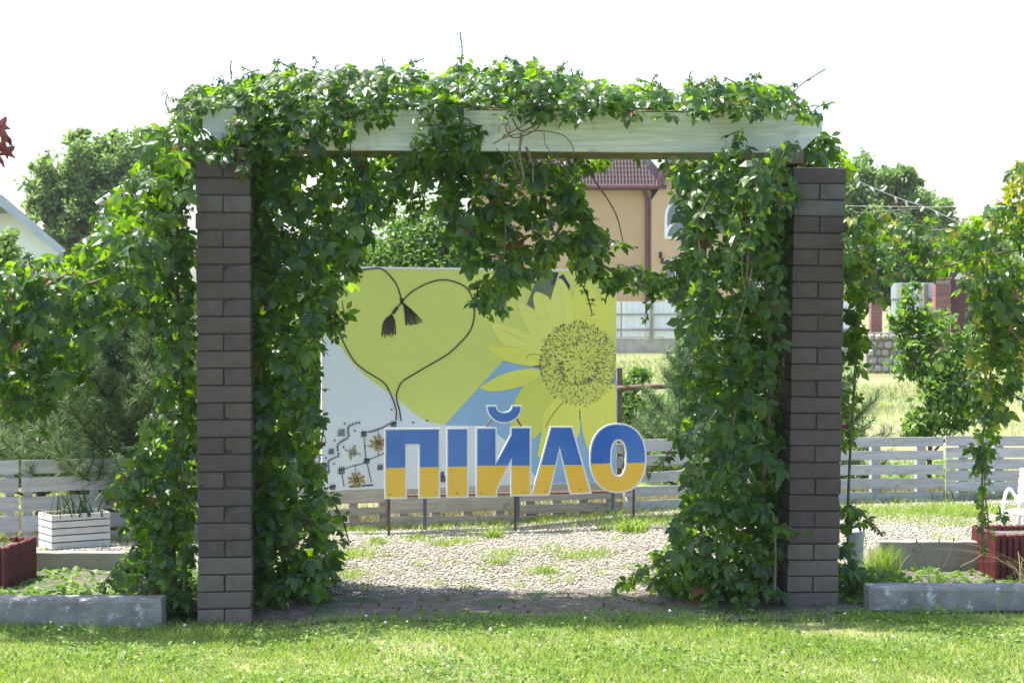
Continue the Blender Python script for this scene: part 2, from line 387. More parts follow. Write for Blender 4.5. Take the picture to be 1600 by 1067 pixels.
tag(raw('clover', V, F, M['clover']), 'clover and small broad leaved weeds spread through the lawn', 'clover', kind='stuff')
n = 38; y = rng.uniform(7.4, 8.9, n); x = rng.uniform(-1, 1, n)*(.32*y)
tag(scatter_solid('clover_flowers', np.stack([x, y, rng.uniform(.03, .05, n)+dip(x, y)], -1), rng.uniform(.006, .011, n), M['flower'], .9), 'tiny white clover flowers dotted over the lawn', 'flowers')
# thin grass on soil strip and gravel
n = 22000; y = rng.uniform(8.8, 9.5, n); x = rng.uniform(-3.2, 3.3, n)
kk = rng.random(n) < np.clip(1.1-(y-8.8)*4.0, .03, 1)*np.where(np.sin(x*4)+np.sin(x*9+y*8) > -.4, 1, .3); x, y = x[kk], y[kk]
V, F = blades(np.stack([x, y, zs(x, y, gravz)], -1), rng.uniform(.015, .05, len(x)), rng.uniform(.0025, .005, len(x)), rng.uniform(.2, 1.2, len(x)))
tag(raw('sparse_grass', V, F, M['grass']), 'thin shaded grass on the bare soil under the gate', 'grass', kind='stuff')
pts = []
for (a, b, r, m_) in [(545, 870, .16, 500), (548, 900, .10, 200), (690, 852, .08, 150), (720, 848, .07, 100), (775, 880, .06, 140), (850, 895, .07, 200), (790, 868, .1, 180), (890, 872, .1, 160), (930, 868, .1, 180), (650, 845, .12, 140),
                      (1370, 800, .25, 900), (1450, 802, .25, 1200), (1510, 798, .25, 1300), (1570, 800, .2, 700), (1400, 812, .3, 500), (1000, 815, .35, 900), (1060, 815, .3, 700), (880, 818, .3, 300), (700, 826, .3, 300), (540, 832, .15, 200), (860, 812, .3, 500), (1200, 800, .4, 900), (1490, 820, .2, 300)]:
    D = 10.0
    for _ in range(6):
        w = W(a, b, D); zt = gz(w.x, D); D = (CAMZ-zt)/(CAMZ-w.z)*D if w.z < CAMZ else D
        D = min(13.2, max(9.6, D))
    w = W(a, b, D)
    q = rng.normal(0, r*.5, (m_, 2)); pts.append(np.stack([w.x+q[:, 0]*1.4, w.y+q[:, 1], np.zeros(m_)], -1))
for _ in range(120):
    m_ = 25; q = rng.normal(0, .03, (m_, 2)); yy = rng.uniform(9.7, 13.4); xx = rng.uniform(-.33, .33)*yy
    if abs(xx) > 1.6 and yy < 10.6: continue
    pts.append(np.stack([xx+q[:, 0], yy+q[:, 1], np.zeros(m_)], -1))
# strip along the fence
for _ in range(260):
    u = rng.uniform(-.1, 1.1); m_ = 22; q = rng.normal(0, .035, (m_, 2))
    pts.append(np.stack([W(1600*u, HY, 11.28+1.7*u).x+q[:, 0], 11.28+1.7*u-abs(q[:, 1])+rng.uniform(-.05, .25), np.zeros(m_)], -1))
P = np.concatenate(pts); P[:, 2] = zs(P[:, 0], P[:, 1], gravz)
V, F = blades(P, rng.uniform(.02, .075, len(P)), rng.uniform(.003, .006, len(P)), rng.uniform(.2, 1.2, len(P)))
tag(raw('gravel_weeds', V, F, M['grass']), 'low green weeds sprouting through the gravel', 'weeds', kind='stuff')
u = rng.uniform(-.05, 1.1, 16000); xx = -3.38+u*7.26; yy = fence_y(xx)+.08+rng.random(len(u))**1.5*.8
V, F = blades(np.stack([xx, yy, zs(xx, yy, gz)], -1), rng.uniform(.05, .2, len(u)), rng.uniform(.004, .008, len(u)), rng.uniform(.1, .8, len(u)))
tag(raw('fence_foot_grass', V, F, M['drygrass']), 'dry grass standing close behind the slat fence', 'grass', kind='stuff')
# meadow
def meadow(name, n, y0, y1, h0, h1, m_, label, patch):
    y = y0+(y1-y0)*rng.random(n)**1.5; x = rng.uniform(-1, 1, n)*(.36*y)
    kk = (np.sin(x*.9+np.sin(y*.7)*1.5)+np.sin(x*.4-y*.5)+rng.normal(0, .5, n)) > patch; x, y = x[kk], y[kk]
    V, F = blades(np.stack([x, y, zs(x, y, lambda a, b: gz(a, b)-.01)], -1), rng.uniform(h0, h1, len(x)), .003+y*.0004*rng.uniform(.6, 1.4, len(x)), rng.uniform(.2, .9, len(x)))
    tag(raw(name, V, F, m_), label, 'grass', kind='stuff')
meadow('meadow_dry_grass', 42000, 12.9, 42, .04, .16, M['drygrass'], 'yellow dried meadow grass behind the slat fence', .1)
meadow('meadow_green_grass', 38000, 12.9, 46, .05, .17, M['grass'], 'green meadow grass growing behind the slat fence', -.5)

# ---------------------------------------------------------------- brick pillars
def brick_mesh(name, sx, sy, sz, mats):
    mb = MB().box((0, 0, 0), (sx, sy, sz), ch=.0035)
    g = random.uniform(.0006, .0016); chip = Vector((random.choice((-1, 1))*sx/2, random.choice((-1, 1))*sy/2, random.choice((-1, 1))*sz/2)); cd = random.uniform(0, .010)
    mb.v = [tuple(Vector(v)+Vector([random.uniform(-g, g) for _ in range(3)])-(chip.normalized()*cd if (Vector(v)-chip).length < .007 else Vector((0, 0, 0)))) for v in mb.v]
    me = bpy.data.meshes.new(name); me.from_pydata([tuple(Vector(v)*K) for v in mb.v], [], mb.f); me.materials.append(mats); return me
BW = .282; CH = .0905; JT = .007
bmesh_cache = {}
def pillar(cx, cy, z0, z1, tilt, rz, label, n0, pale, bloom, parity):
    root = thing('brick_pillar', (cx, cy, z0), label, 'pillar', 'brick pillars carrying the pergola')
    root.rotation_euler = (0, tilt, rz)
    ncs = round((z1-z0)/CH); ch = (z1-z0)/ncs
    MB().box((cx, cy, (z0+z1)/2-.004), (BW-.016, BW-.016, z1-z0-.01)).build('mortar', M['mortar'], root)
    for i in range(ncs):
        t = ncs-1-i                                   # counted from the top
        m_ = 'brick_pale' if i < pale else ('brick_bloom' if t in bloom else 'brick')
        z = z0+ch*(i+.5)
        full = (t % 2 == parity)
        for s in (-1, 1):
            key = (full, m_, round(ch, 4), int(rng.integers(0, 6)))
            if key not in bmesh_cache:
                bmesh_cache[key] = brick_mesh('brick', BW if full else BW/2-JT/2, BW/2-JT/2 if full else BW, ch-JT, M[m_])
            j = lambda: rng.uniform(-.0024, .0024)
            loc = (cx+j(), cy+s*(BW/4+JT/4)+j(), z) if full else (cx+s*(BW/4+JT/4)+j(), cy+j(), z)
            o = link_mesh('brick', bmesh_cache[key], root, loc); o.rotation_euler = (0, 0, j()*2)
    return root
CH = .0891
pl = W(345.5, HY, 9.0).x; prr = W(1275.5, HY, 9.25).x
ZT = 2.376
pillar(pl, 9.0+BW/2, -.055, ZT+.008, 0, .08, 'front left brown brick pillar with bleached bottom courses', 27, 4, (2,), 1)
pillar(prr-.022, 9.25+BW/2, -.01, ZT-.008, .013, .08, 'front right brown brick pillar with grey bloom under its top course', 26, 4, (1, 2), 0)
pillar(pl-.01, 9.52+BW/2, -.03, ZT+.008, 0, .08, 'rear left brick pillar hidden in the creeper behind the front left pillar', 27, 4, (), 0)
pillar(prr-.022, 9.77+BW/2, -.01, ZT-.008, .01, .08, 'rear right brick pillar half hidden in creeper behind the front right pillar', 26, 4, (), 1)

# ---------------------------------------------------------------- pergola frame
pg = thing('pergola_frame', (0, 9.3, ZT), 'weathered white wooden pergola frame lying across the brick pillars', 'pergola')
ZB0, ZB1 = 2.455, 2.671
def beam(x0, D0, x1, D1, m_, name):
    pn = Plane(x0, D0, x1, D1); L = (pn.b-pn.a).length
    def q(u, z): p = pn.a+pn.t*(u*L); return Vector((p.x, p.y, z))
    c = .13/L
    poly = [q(0, ZB1), q(0, ZB0+.12), q(c, ZB0), q(1-c, ZB0), q(1, ZB0+.12), q(1, ZB1)]
    return MB().prism(poly, -pn.n*.055).build(name, m_, pg)
beam(318, 9.15, 1284, 9.40, M['beam'], 'beam')
xr = lambda px, D, D2: CX+(px-CX)*D/D2
beam(xr(322, 9.15, 9.65), 9.65, xr(1280, 9.4, 9.9), 9.9, M['beam_old'], 'beam')
for cx, y0 in ((pl, 9.0), (prr, 9.25)):
    for dx in ((.10 if cx < 0 else -.105),):
        MB().box((cx+dx, y0+.42, (ZT+.012+ZB0)/2), (.07, .74, ZB0-ZT-.014), rz=.02, ch=.003).build('bearer', M['wood'], pg)
for i in range(7):
    x = -1.45+i*.48
    MB().box((x, 9.47+(x+1.6)*.078, ZB1+.024), (.045, .78, .046), rz=.05, ch=.003).build('rafter', M['beam'], pg)

# ---------------------------------------------------------------- creeper
def compound_leaf(seed):
    r = random.Random(seed); V = []; F = []
    for ang, ln in ((0, 1), (48, .9), (-48, .9), (102, .62), (-102, .62)):
        a = math.radians(ang+r.uniform(-9, 9)); l = ln*r.uniform(.85, 1.12); w = l*r.uniform(.23, .30)
        dz = r.uniform(.15, .5); fold = r.uniform(.1, .3)
        c, s = math.cos(a), math.sin(a); b = len(V)
        def p(t, u): 
            X = u*w; Y = .1+t*l; Z = -dz*l*t*t+abs(u)*w*fold
            V.append((X*c+Y*s*1, Y*c-X*s, Z))
        p(0, 0); p(.32, -.8); p(.32, 0); p(.32, .8); p(.62, -1); p(.62, 0); p(.62, 1); p(1, 0)
        F += [(b, b+2, b+1), (b, b+3, b+2), (b+1, b+2, b+5), (b+1, b+5, b+4), (b+2, b+3, b+6), (b+2, b+6, b+5), (b+4, b+5, b+7), (b+5, b+6, b+7)]
    b = len(V); V += [(-.012, -.45, .08), (.012, -.45, .08), (.012, .12, 0), (-.012, .12, 0)]; F += [(b, b+1, b+2), (b, b+2, b+3)]
    return np.array(V), np.array(F)
LEAVES = [compound_leaf(i) for i in range(6)]
def leaf_frames(P, out, tipd=(0, 0, -1), up=.7, spread=.55, roll=.7):
    n = len(P)
    N = np.asarray(out)*.8+np.array([0, 0, up])+rng.normal(0, spread, (n, 3)); N /= np.linalg.norm(N, axis=1)[:, None]
    T = np.array(tipd)+np.asarray(out)*.25+rng.normal(0, roll*.6, (n, 3)); T = T-N*(T*N).sum(1)[:, None]; T /= np.linalg.norm(T, axis=1)[:, None]
    X = np.cross(T, N)
    return X, T, N
leaf_me = {}
def leaf_obj_mesh(k, m_):
    key = (k, m_)
    if key not in leaf_me:
        V, F = LEAVES[k]; me = bpy.data.meshes.new('leaf'); me.from_pydata([tuple(v) for v in V*K], [], [tuple(f) for f in F]); me.materials.append(M[m_]); leaf_me[key] = me
    return leaf_me[key]
def put_leaves(root, P, out, size, m_='vine', parts=300, **kw):
    P = np.asarray(P); n = len(P); X, T, N = leaf_frames(P, out, **kw); var = rng.integers(0, 6, n)
    order = np.argsort(P[:, 1]-size*3)                      # nearest / largest first
    own = order[:parts]; rest = order[parts:]
    base = Vector(ROOT[root.name])
    for i in own:
        o = bpy.data.objects.new('leaf', leaf_obj_mesh(int(var[i]), m_)); COL.objects.link(o); o.parent = root
        s = float(size[i]); m4 = Matrix(((X[i][0], T[i][0], N[i][0], 0), (X[i][1], T[i][1], N[i][1], 0), (X[i][2], T[i][2], N[i][2], 0), (0, 0, 0, 1))) @ Matrix.Scale(s, 4)
        m4.translation = (Vector(P[i])-base)*K; o.matrix_basis = m4
    if len(rest):
        Vs = []; Fs = []; b = 0
        for k in range(6):
            idx = rest[var[rest] == k]
            if not len(idx): continue
            V0, F0 = LEAVES[k]
            V = (V0[None, :, 0, None]*X[idx][:, None]+V0[None, :, 1, None]*T[idx][:, None]+V0[None, :, 2, None]*N[idx][:, None])*size[idx][:, None, None]+P[idx][:, None]
            F = F0[None]+(np.arange(len(idx))*len(V0))[:, None, None]+b
            Vs.append(V.reshape(-1, 3)); Fs.append(F.reshape(-1, 3)); b += len(idx)*len(V0)
        o = raw('foliage', np.concatenate(Vs), np.concatenate(Fs), M[m_], root); o['kind'] = 'stuff'
def inpoly(x, y, poly):
    c = np.zeros(len(x), bool); n = len(poly)
    for i in range(n):
        x0, y0 = poly[i]; x1, y1 = poly[(i+1) % n]
        if y0 == y1: continue
        k = ((y0 > y) != (y1 > y)) & (x < (x1-x0)*(y-y0)/(y1-y0)+x0); c ^= k
    return c
def area(poly): return abs(sum(poly[i][0]*poly[(i+1) % len(poly)][1]-poly[(i+1) % len(poly)][0]*poly[i][1] for i in range(len(poly))))/2
def region(poly, D0, D1, lai, size=.08, gap=0.0, gs=40.):
    """leaf points filling a volume whose outline seen from the gate path is poly"""
    size = size*1.04; n = int(3.0*lai*area(poly)/715*(.075/size)**2)
    xs = [p[0] for p in poly]; ys = [p[1] for p in poly]; out = []
    x = rng.uniform(min(xs), max(xs), n*6); y = rng.uniform(min(ys), max(ys), n*6)
    k = inpoly(x, y, poly)
    if gap > 0:
        g = np.sin(x/gs+np.sin(y/gs*.8)*1.7)+np.sin(y/gs*1.3+x/gs*.6+1)+.6*np.sin(x/gs*2.9-y/gs*2.3)
        k &= g > (-2.6+gap*2.6)
    x, y = x[k][:n], y[k][:n]
    # surface-biased depth
    u = rng.beta(.6, .6, len(x)); D = D0+(D1-D0)*u
    P = np.array([W(a, b, d) for a, b, d in zip(x, y, D)])
    out = np.zeros((len(x), 3)); out[:, 1] = np.where(u < .5, -1, 1)*abs(2*u-1)
    cx = np.mean(xs); w_ = (max(xs)-min(xs))/2; out[:, 0] = (x-cx)/w_*.5
    return P, out
def sprig(pts, D, step=.05, size=.05, jit=.02):
    """leaves along a thin shoot given as photo points"""
    path = smoothpath([W(a, b, D+random.uniform(-.03, .03)) for a, b in pts], 6); P = []; acc = 0
    for i in range(1, len(path)):
        acc += (path[i]-path[i-1]).length
        if acc > step: acc = 0; P.append(path[i]+Vector((random.uniform(-jit, jit), random.uniform(-jit, jit), random.uniform(-jit, jit)*.6)))
    return path, P
def vine(base, label, regions, sprigs=(), stems=(), group='Virginia creeper climbing over the gate', parts=300, top=False, yellow=0., berries=0):
    root = thing('creeper_vine', base, label, 'vine', group)
    Ps = []; Os = []; Ss = []; Top = []
    for r in regions:
        kw = dict(r); tp = kw.pop('top', False); P, O = region(**kw)
        if tp: O[:, 2] += 1.0
        Ps.append(P); Os.append(O); Ss.append(rng.uniform(.55, 1.25, len(P))*kw.get('size', .08)*1.04)
    smb = MB()
    for pts, D, sz in sprigs:
        path, P = sprig(pts, D, step=sz*.6, size=sz)
        smb.tube(path, [.004]*len(path), 4)
        if not P: continue
        Ps.append(np.array(P)); Os.append(np.tile([[0, -.7, .1]], (len(P), 1))); Ss.append(np.full(len(P), sz)*np.linspace(1.1, .65, len(P)))
    P = np.concatenate(Ps); O = np.concatenate(Os); S = np.concatenate(Ss)
    if yellow:
        k = rng.random(len(P)) < yellow
        put_leaves(root, P[k], O[k], S[k]*.9, 'vine_yel', parts=60); parts -= 60
        P, O, S = P[~k], O[~k], S[~k]
    k = rng.random(len(P)) < .012; put_leaves(root, P[k], O[k], S[k]*.8, 'vine_red', parts=0); P, O, S = P[~k], O[~k], S[~k]
    put_leaves(root, P, O, S, parts=parts)
    for pts, D, r in stems:
        path = smoothpath([W(a, b, D+random.uniform(-.04, .04)) for a, b in pts], 6)
        MB().tube(path, [r*(1-.5*i/len(path)) for i in range(len(path))], 6).build('stem', M['stem'], root, True)
    if smb.v: smb.build('shoots', M['stem'], root)['kind'] = 'stuff'
    if berries:
        idx = rng.integers(0, len(P), berries); bp = []
        for i in idx:
            c = P[i]+np.array([0, -.03, .02]); bp.append(c+rng.normal(0, .018, (14, 3)))
        bp = np.concatenate(bp)
        o = scatter_solid('berry_clusters', bp, rng.uniform(.0025, .005, len(bp)), M['berry'], 1)
        o.parent = root; o.matrix_parent_inverse = Matrix.Translation(-Vector(base)*K)
    return root
def hang(x, y, L, n, D, sz=.06, w=8):
    """a few shoots hanging down"""
    out = []
    for i in range(n):
        a = x+random.uniform(-w, w); l = L*random.uniform(.6, 1.1)
        out.append(([(a, y), (a+random.uniform(-6, 6), y+l*.5), (a+random.uniform(-10, 10), y+l)], D+random.uniform(-.1, .1), sz))
    return out
# over the beam
topline = [(270,185),(285,155),(300,140),(350,132),(400,114),(470,108),(500,112),(560,104),(650,98),(690,120),(720,102),(800,95),(850,108),(900,122),(960,128),(1020,131),(1060,143),(1100,131),(1150,128),(1200,125),(1240,143),(1262,165),(1255,180)]
shoots = []
for i in range(44):
    u = random.random(); j = int(u*(len(topline)-2))+1; a, b = topline[j]; a += random.uniform(-20, 20)
    shoots.append(([(a, b+25), (a+random.uniform(-8, 8), b+5), (a+random.uniform(-22, 22), b-random.uniform(2, 14))], random.uniform(9.2, 9.75), .05))
shoots += [([(720,110),(722,80),(719,50)], 9.5, .012), ([(1235,150),(1255,130),(1290,108)], 9.5, .014), ([(362,125),(360,105),(362,95)], 9.4, .012), ([(1076,140),(1077,120),(1080,112)], 9.5, .012), ([(490,110),(494,95),(488,88)], 9.4, .014), ([(895,122),(893,108)], 9.5, .012), ([(600,105),(597,90)], 9.4, .012)]
vine((0, 9.5, ZB1), 'dense sunlit creeper lying along the top of the white beam', [
    dict(poly=topline+[(1200,182),(900,184),(545,184),(370,172),(330,166),(300,185)], D0=9.05, D1=9.85, lai=4.6, size=.068, top=True),
    dict(poly=[(355,176),(560,182),(545,215),(520,228),(470,222),(430,236),(390,242),(345,232),(362,205)], D0=8.98, D1=9.12, lai=2.4, size=.064),
    dict(poly=[(225,235),(262,195),(312,182),(322,205),(350,212),(385,235),(380,249),(300,249),(230,262)], D0=8.98, D1=9.6, lai=2.6, size=.066),
    dict(poly=[(560,176),(610,178),(600,190),(575,195)], D0=9.03, D1=9.12, lai=2, size=.06),
    ], shoots+hang(540, 200, 40, 2, 9.1), [([(300,190),(500,165),(750,168),(1000,170),(1240,168)], 9.5, .012), ([(420,180),(700,172),(1100,175)], 9.3, .009)], berries=60)
# left pillar
Lr = [(384,236),(650,240),(655,262),(620,300),(600,335),(570,370),(560,400),(548,445),(515,480),(505,540),(482,580),(488,640),(492,700),(505,760),(512,800),(530,850),(515,890),(520,930),(480,950),(388,955)]
Ll = [(300,240),(236,245),(215,300),(232,380),(250,470),(245,540),(250,620),(235,660),(205,690),(210,730),(185,745),(180,790),(200,830),(230,850),(180,880),(185,920),(250,930),(262,965),(302,965)]
vine((pl, 9.3, 0), 'dark creeper engulfing both sides of the left brick pillar', [
    dict(poly=Lr, D0=9.12, D1=9.95, lai=3.5, size=.082, gap=.1),
    dict(poly=[(384,240),(470,240),(450,400),(455,600),(450,800),(470,950),(388,955)], D0=9.2, D1=9.9, lai=1.5, size=.085),
    dict(poly=Ll, D0=9.05, D1=9.85, lai=3.6, size=.07, gap=.22),
    dict(poly=[(303,218),(400,218),(395,246),(340,246)], D0=8.98, D1=9.3, lai=1.5, size=.06),
    dict(poly=[(270,215),(310,228),(400,232),(398,249),(300,249)], D0=9.12, D1=9.8, lai=3.2, size=.068),
    ], [([(375,255),(385,265),(372,285)], 8.95, .055), ([(390,258),(380,272)], 8.96, .05), ([(230,700),(205,745),(215,790)], 9.1, .055), ([(500,760),(530,800),(545,845)], 9.3, .07), ([(480,840),(510,880),(500,905)], 9.2, .075), ([(480,640),(505,660),(500,700)], 9.3, .07), ([(470,560),(498,590),(500,625)], 9.3, .07), ([(270,860),(220,880),(170,900),(160,925)], 9.2, .06), ([(240,840),(200,870),(185,895)], 9.3, .06)]+hang(560, 380, 60, 5, 9.5, .07, 25)+hang(640, 290, 50, 4, 9.4, .07, 25)+hang(520, 470, 50, 4, 9.4, .07, 15),
    [([(410,960),(420,800),(405,600),(420,400),(410,260)], 9.35, .018), ([(275,960),(270,800),(285,600),(275,400),(290,250)], 9.3, .016), ([(285,965),(290,850),(280,700)], 9.15, .010)], parts=300, berries=15)
# centre curtain
vine((W(790, 240, 9.6).x, 9.6, ZB0), 'thick creeper curtain hanging in the middle of the gate opening', [
    dict(poly=[(590,240),(1050,243),(1040,255),(940,262),(760,262),(640,262),(600,300),(580,290)], D0=9.62, D1=9.95, lai=1.3, size=.07, gap=.35),
    dict(poly=[(632,236),(700,186),(745,190),(790,240),(905,262),(900,300),(920,345),(975,385),(935,402),(860,398),(850,420),(800,465),(785,488),(745,490),(732,430),(718,372),(690,350),(680,310),(640,275)], D0=9.25, D1=9.7, lai=2.9, size=.08, gap=.12),
    dict(poly=[(880,392),(960,408),(1040,430),(1045,455),(960,452),(930,440),(900,415)], D0=9.4, D1=9.7, lai=2.4, size=.065, gap=.2),
    dict(poly=[(665,170),(730,172),(745,240),(700,250),(640,240)], D0=9.05, D1=9.16, lai=1.6, size=.065, gap=.2),
    ], [([(905,400),(900,430),(915,455),(925,490)], 9.4, .05), ([(760,440),(770,475),(790,490)], 9.4, .06), ([(750,440),(745,470),(765,492)], 9.4, .06), ([(900,340),(945,370),(985,388)], 9.4, .06), ([(800,245),(808,268),(815,285)], 9.2, .06), ([(870,240),(885,265),(900,290)], 9.2, .06), ([(1030,445),(1010,470),(1012,500)], 9.5, .06), ([(700,350),(720,400),(735,425)], 9.4, .06), ([(940,440),(950,450),(946,470)], 9.4, .05)],
    [([(740,185),(760,260),(790,350),(780,440)], 9.35, .010), ([(820,240),(850,320),(880,380),(1000,440),(1050,445)], 9.5, .008), ([(915,262),(960,330),(975,385)], 9.6, .005)], parts=300, berries=14)
# right pillar
Rr = [(1050,242),(1128,242),(1135,215),(1180,232),(1240,222),(1252,262),(1244,300),(1236,360),(1226,420),(1222,520),(1218,640),(1220,760),(1222,850),(1215,925),(1150,945),(1070,925),(1050,870),(1052,820),(1075,770),(1068,710),(1078,650),(1068,590),(1090,540),(1070,500),(1078,440),(1066,400),(1070,340),(1054,300)]
vine((prr-.25, 9.4, 0), 'tall mass of creeper hanging down the left side of the right pillar', [
    dict(poly=Rr, D0=9.05, D1=9.95, lai=3.4, size=.078, gap=.1),
    dict(poly=[(1130,260),(1235,240),(1222,500),(1215,900),(1120,930),(1110,700),(1140,480)], D0=9.3, D1=9.95, lai=1.5, size=.085),
    dict(poly=[(945,920),(985,895),(1010,875),(1040,845),(1070,820),(1130,860),(1150,940),(1060,925),(1000,915)], D0=9.35, D1=9.95, lai=2.6, size=.055),
    dict(poly=[(1236,236),(1262,200),(1300,212),(1322,238),(1320,270),(1240,268)], D0=9.55, D1=9.95, lai=3, size=.07),
    ], [([(1130,215),(1160,205),(1150,230)], 9.2, .06), ([(1200,240),(1160,290),(1140,345)], 8.86, .085), ([(1210,235),(1190,280),(1180,330)], 8.84, .08), ([(1160,330),(1150,380),(1140,430)], 8.88, .075), ([(1175,420),(1165,470),(1150,520)], 8.88, .07), ([(1110,300),(1090,350),(1095,400)], 8.9, .075), ([(1100,480),(1080,520),(1085,570)], 8.92, .08), ([(1120,640),(1090,690),(1100,750)], 8.92, .08), ([(1180,250),(1190,320),(1160,400),(1165,460)], 8.86, .08), ([(1150,360),(1140,430),(1160,520)], 9.0, .07), ([(1230,225),(1215,270),(1225,320)], 8.98, .07), ([(1070,640),(1050,700),(1020,735),(1012,745)], 9.2, .075), ([(1080,560),(1065,600),(1060,650)], 9.1, .07), ([(1090,700),(1075,760),(1085,800)], 9.1, .075), ([(1150,640),(1140,700),(1160,760)], 9.05, .08), ([(1225,820),(1240,828),(1262,832)], 9.1, .03)]+hang(1060, 400, 60, 4, 9.4, .06, 12),
    [([(1200,950),(1190,800),(1205,600),(1195,400),(1200,260)], 9.35, .018), ([(1210,940),(1212,860),(1208,800)], 9.1, .008), ([(1165,460),(1170,380),(1180,300),(1190,250)], 9.02, .007)], parts=300, berries=20)
# right of the right pillar
vine((W(1335, 900, 9.6).x, 9.6, 0), 'thin creeper strand growing along the outer side of the right pillar', [
    dict(poly=[(1316,400),(1350,415),(1385,440),(1380,470),(1345,480),(1360,540),(1345,580),(1318,600)], D0=9.4, D1=9.8, lai=2.2, size=.07, gap=.35),
    dict(poly=[(1312,600),(1345,620),(1335,660),(1325,720),(1312,720)], D0=9.4, D1=9.8, lai=1.8, size=.065),
    dict(poly=[(1314,785),(1345,795),(1360,815),(1330,822),(1325,870),(1350,885),(1385,895),(1395,912),(1360,930),(1345,960),(1314,950)], D0=9.35, D1=9.75, lai=2.4, size=.06, gap=.15),
    ], [([(1350,430),(1345,480),(1335,520)], 9.5, .05), ([(1320,790),(1350,805),(1375,830)], 9.5, .06)],
    [([(1330,960),(1325,800),(1335,600),(1345,480),(1360,430)], 9.6, .010)], parts=160, berries=5)
# left garland
vine((W(100, 460, 9.2).x, 9.2, 1.6), 'heavy dark creeper garland sagging from the left pillar to the left edge', [
    dict(poly=[(-180,400),(-80,430),(0,415),(40,405),(90,398),(130,372),(165,340),(185,300),(215,260),(225,215),(270,195),(290,160),(303,180),(303,250),(270,330),(262,430),(250,478),(205,500),(150,520),(135,560),(112,590),(70,640),(20,650),(-60,620),(-180,600)], D0=8.75, D1=9.6, lai=3.3, size=.078, gap=.06),
    ], [([(180,310),(160,325),(140,352)], 9.2, .06), ([(225,230),(222,205),(245,205)], 9.2, .06), ([(60,630),(72,660),(60,690)], 9.1, .06), ([(250,480),(262,520),(255,560)], 9.2, .06), ([(30,600),(20,650),(35,665)], 9.1, .06)]+hang(120, 570, 50, 4, 9.2, .06, 25),
    [([(300,230),(230,330),(120,420),(0,470),(-180,480)], 9.2, .016), ([(300,250),(250,360),(150,440),(-180,500)], 9.1, .010)], parts=300, berries=60)
# right garland
vine((W(1500, 430, 9.3).x, 9.3, 1.7), 'loose light green creeper garland with berries at the right edge', [
    dict(poly=[(1325,330),(1350,340),(1400,345),(1450,340),(1480,360),(1500,350),(1530,325),(1575,318),(1620,330),(1720,330),(1720,520),(1600,520),(1590,590),(1565,560),(1535,560),(1525,480),(1480,430),(1430,425),(1385,440),(1345,425),(1322,400)], D0=9.1, D1=9.7, lai=2.2, size=.066, gap=.34, gs=22),
    dict(poly=[(1515,470),(1600,470),(1605,560),(1575,610),(1570,670),(1545,700),(1520,650),(1505,560)], D0=9.15, D1=9.5, lai=2.1, size=.066, gap=.3, gs=22),
    dict(poly=[(1520,690),(1550,690),(1545,740),(1520,745)], D0=9.2, D1=9.4, lai=2.2, size=.055),
    ], [([(1535,700),(1538,760),(1534,820),(1540,870)], 9.25, .05), ([(1540,780),(1545,830),(1538,860)], 9.25, .045), ([(1560,790),(1565,805)], 9.25, .05), ([(1560,600),(1590,620),(1620,640)], 9.2, .06), ([(1365,345),(1400,330),(1430,345)], 9.3, .05), ([(1570,320),(1590,290),(1600,270)], 9.3, .06)],
    [([(1318,350),(1370,395),(1450,420),(1540,400),(1720,370)], 9.35, .008), ([(1318,330),(1350,375),(1400,400),(1500,390)], 9.4, .005), ([(1540,400),(1550,550),(1535,700),(1538,900)], 9.3, .007)], parts=240, yellow=.13, berries=110)
vine((W(1610, 290, 9.1).x, 9.1, 2.1), 'bright yellow creeper leaves at the upper right edge of the view', [
    dict(poly=[(1578,262),(1600,250),(1660,255),(1680,320),(1600,325),(1580,300)], D0=9.0, D1=9.3, lai=2.6, size=.06)], [([(1600,330),(1610,290),(1600,255)], 9.1, .05)], [([(1640,400),(1630,320),(1600,270)], 9.15, .006)], parts=100, yellow=.9)
# knot of old bare stems on the beam
kn = thing('old_vine_knot', W(815, 215, 9.08), 'knot of bare curly vine stems in front of the beam centre', 'vine stems')
def stemp(pts, r, D=9.08):
    path = smoothpath([W(a, b, D+.03*math.sin(i*2.3)) for i, (a, b) in enumerate(pts)], 5)
    MB().tube(path, [r*.72*(1-.4*i/len(path)) for i in range(len(path))], 6).build('stem', M['stem'], kn, True)
stemp([(828,158),(845,180),(842,198),(820,212),(800,215),(790,200),(795,190)], .007)
stemp([(815,210),(812,240),(818,275),(812,300)], .011); stemp([(822,230),(832,255),(833,285)], .010)
stemp([(770,225),(790,215),(815,208),(850,205),(880,212),(895,230),(896,255)], .006)
stemp([(800,185),(815,205),(845,190),(875,178),(885,170)], .007); stemp([(785,215),(820,195),(838,182)], .005)
def loop(cx, cy, r, a0, a1, rr=.0045):
    stemp([(cx+r*math.cos(math.radians(a)), cy-r*math.sin(math.radians(a))) for a in np.linspace(a0, a1, 7)], rr)
loop(800, 266, 15, -120, 200); loop(845, 262, 13, 0, 190); loop(870, 262, 12, 10, 180); loop(810, 300, 9, 60, 290); loop(788, 203, 9, -100, 200); loop(845, 350, 14, 170, 400); loop(866, 355, 8, 0, 320); loop(872, 320, 14, 190, 350)
stemp([(850,205),(852,225),(863,245),(862,262)], .004); stemp([(775,232),(788,245),(786,262)], .004); stemp([(795,225),(796,250)], .004)

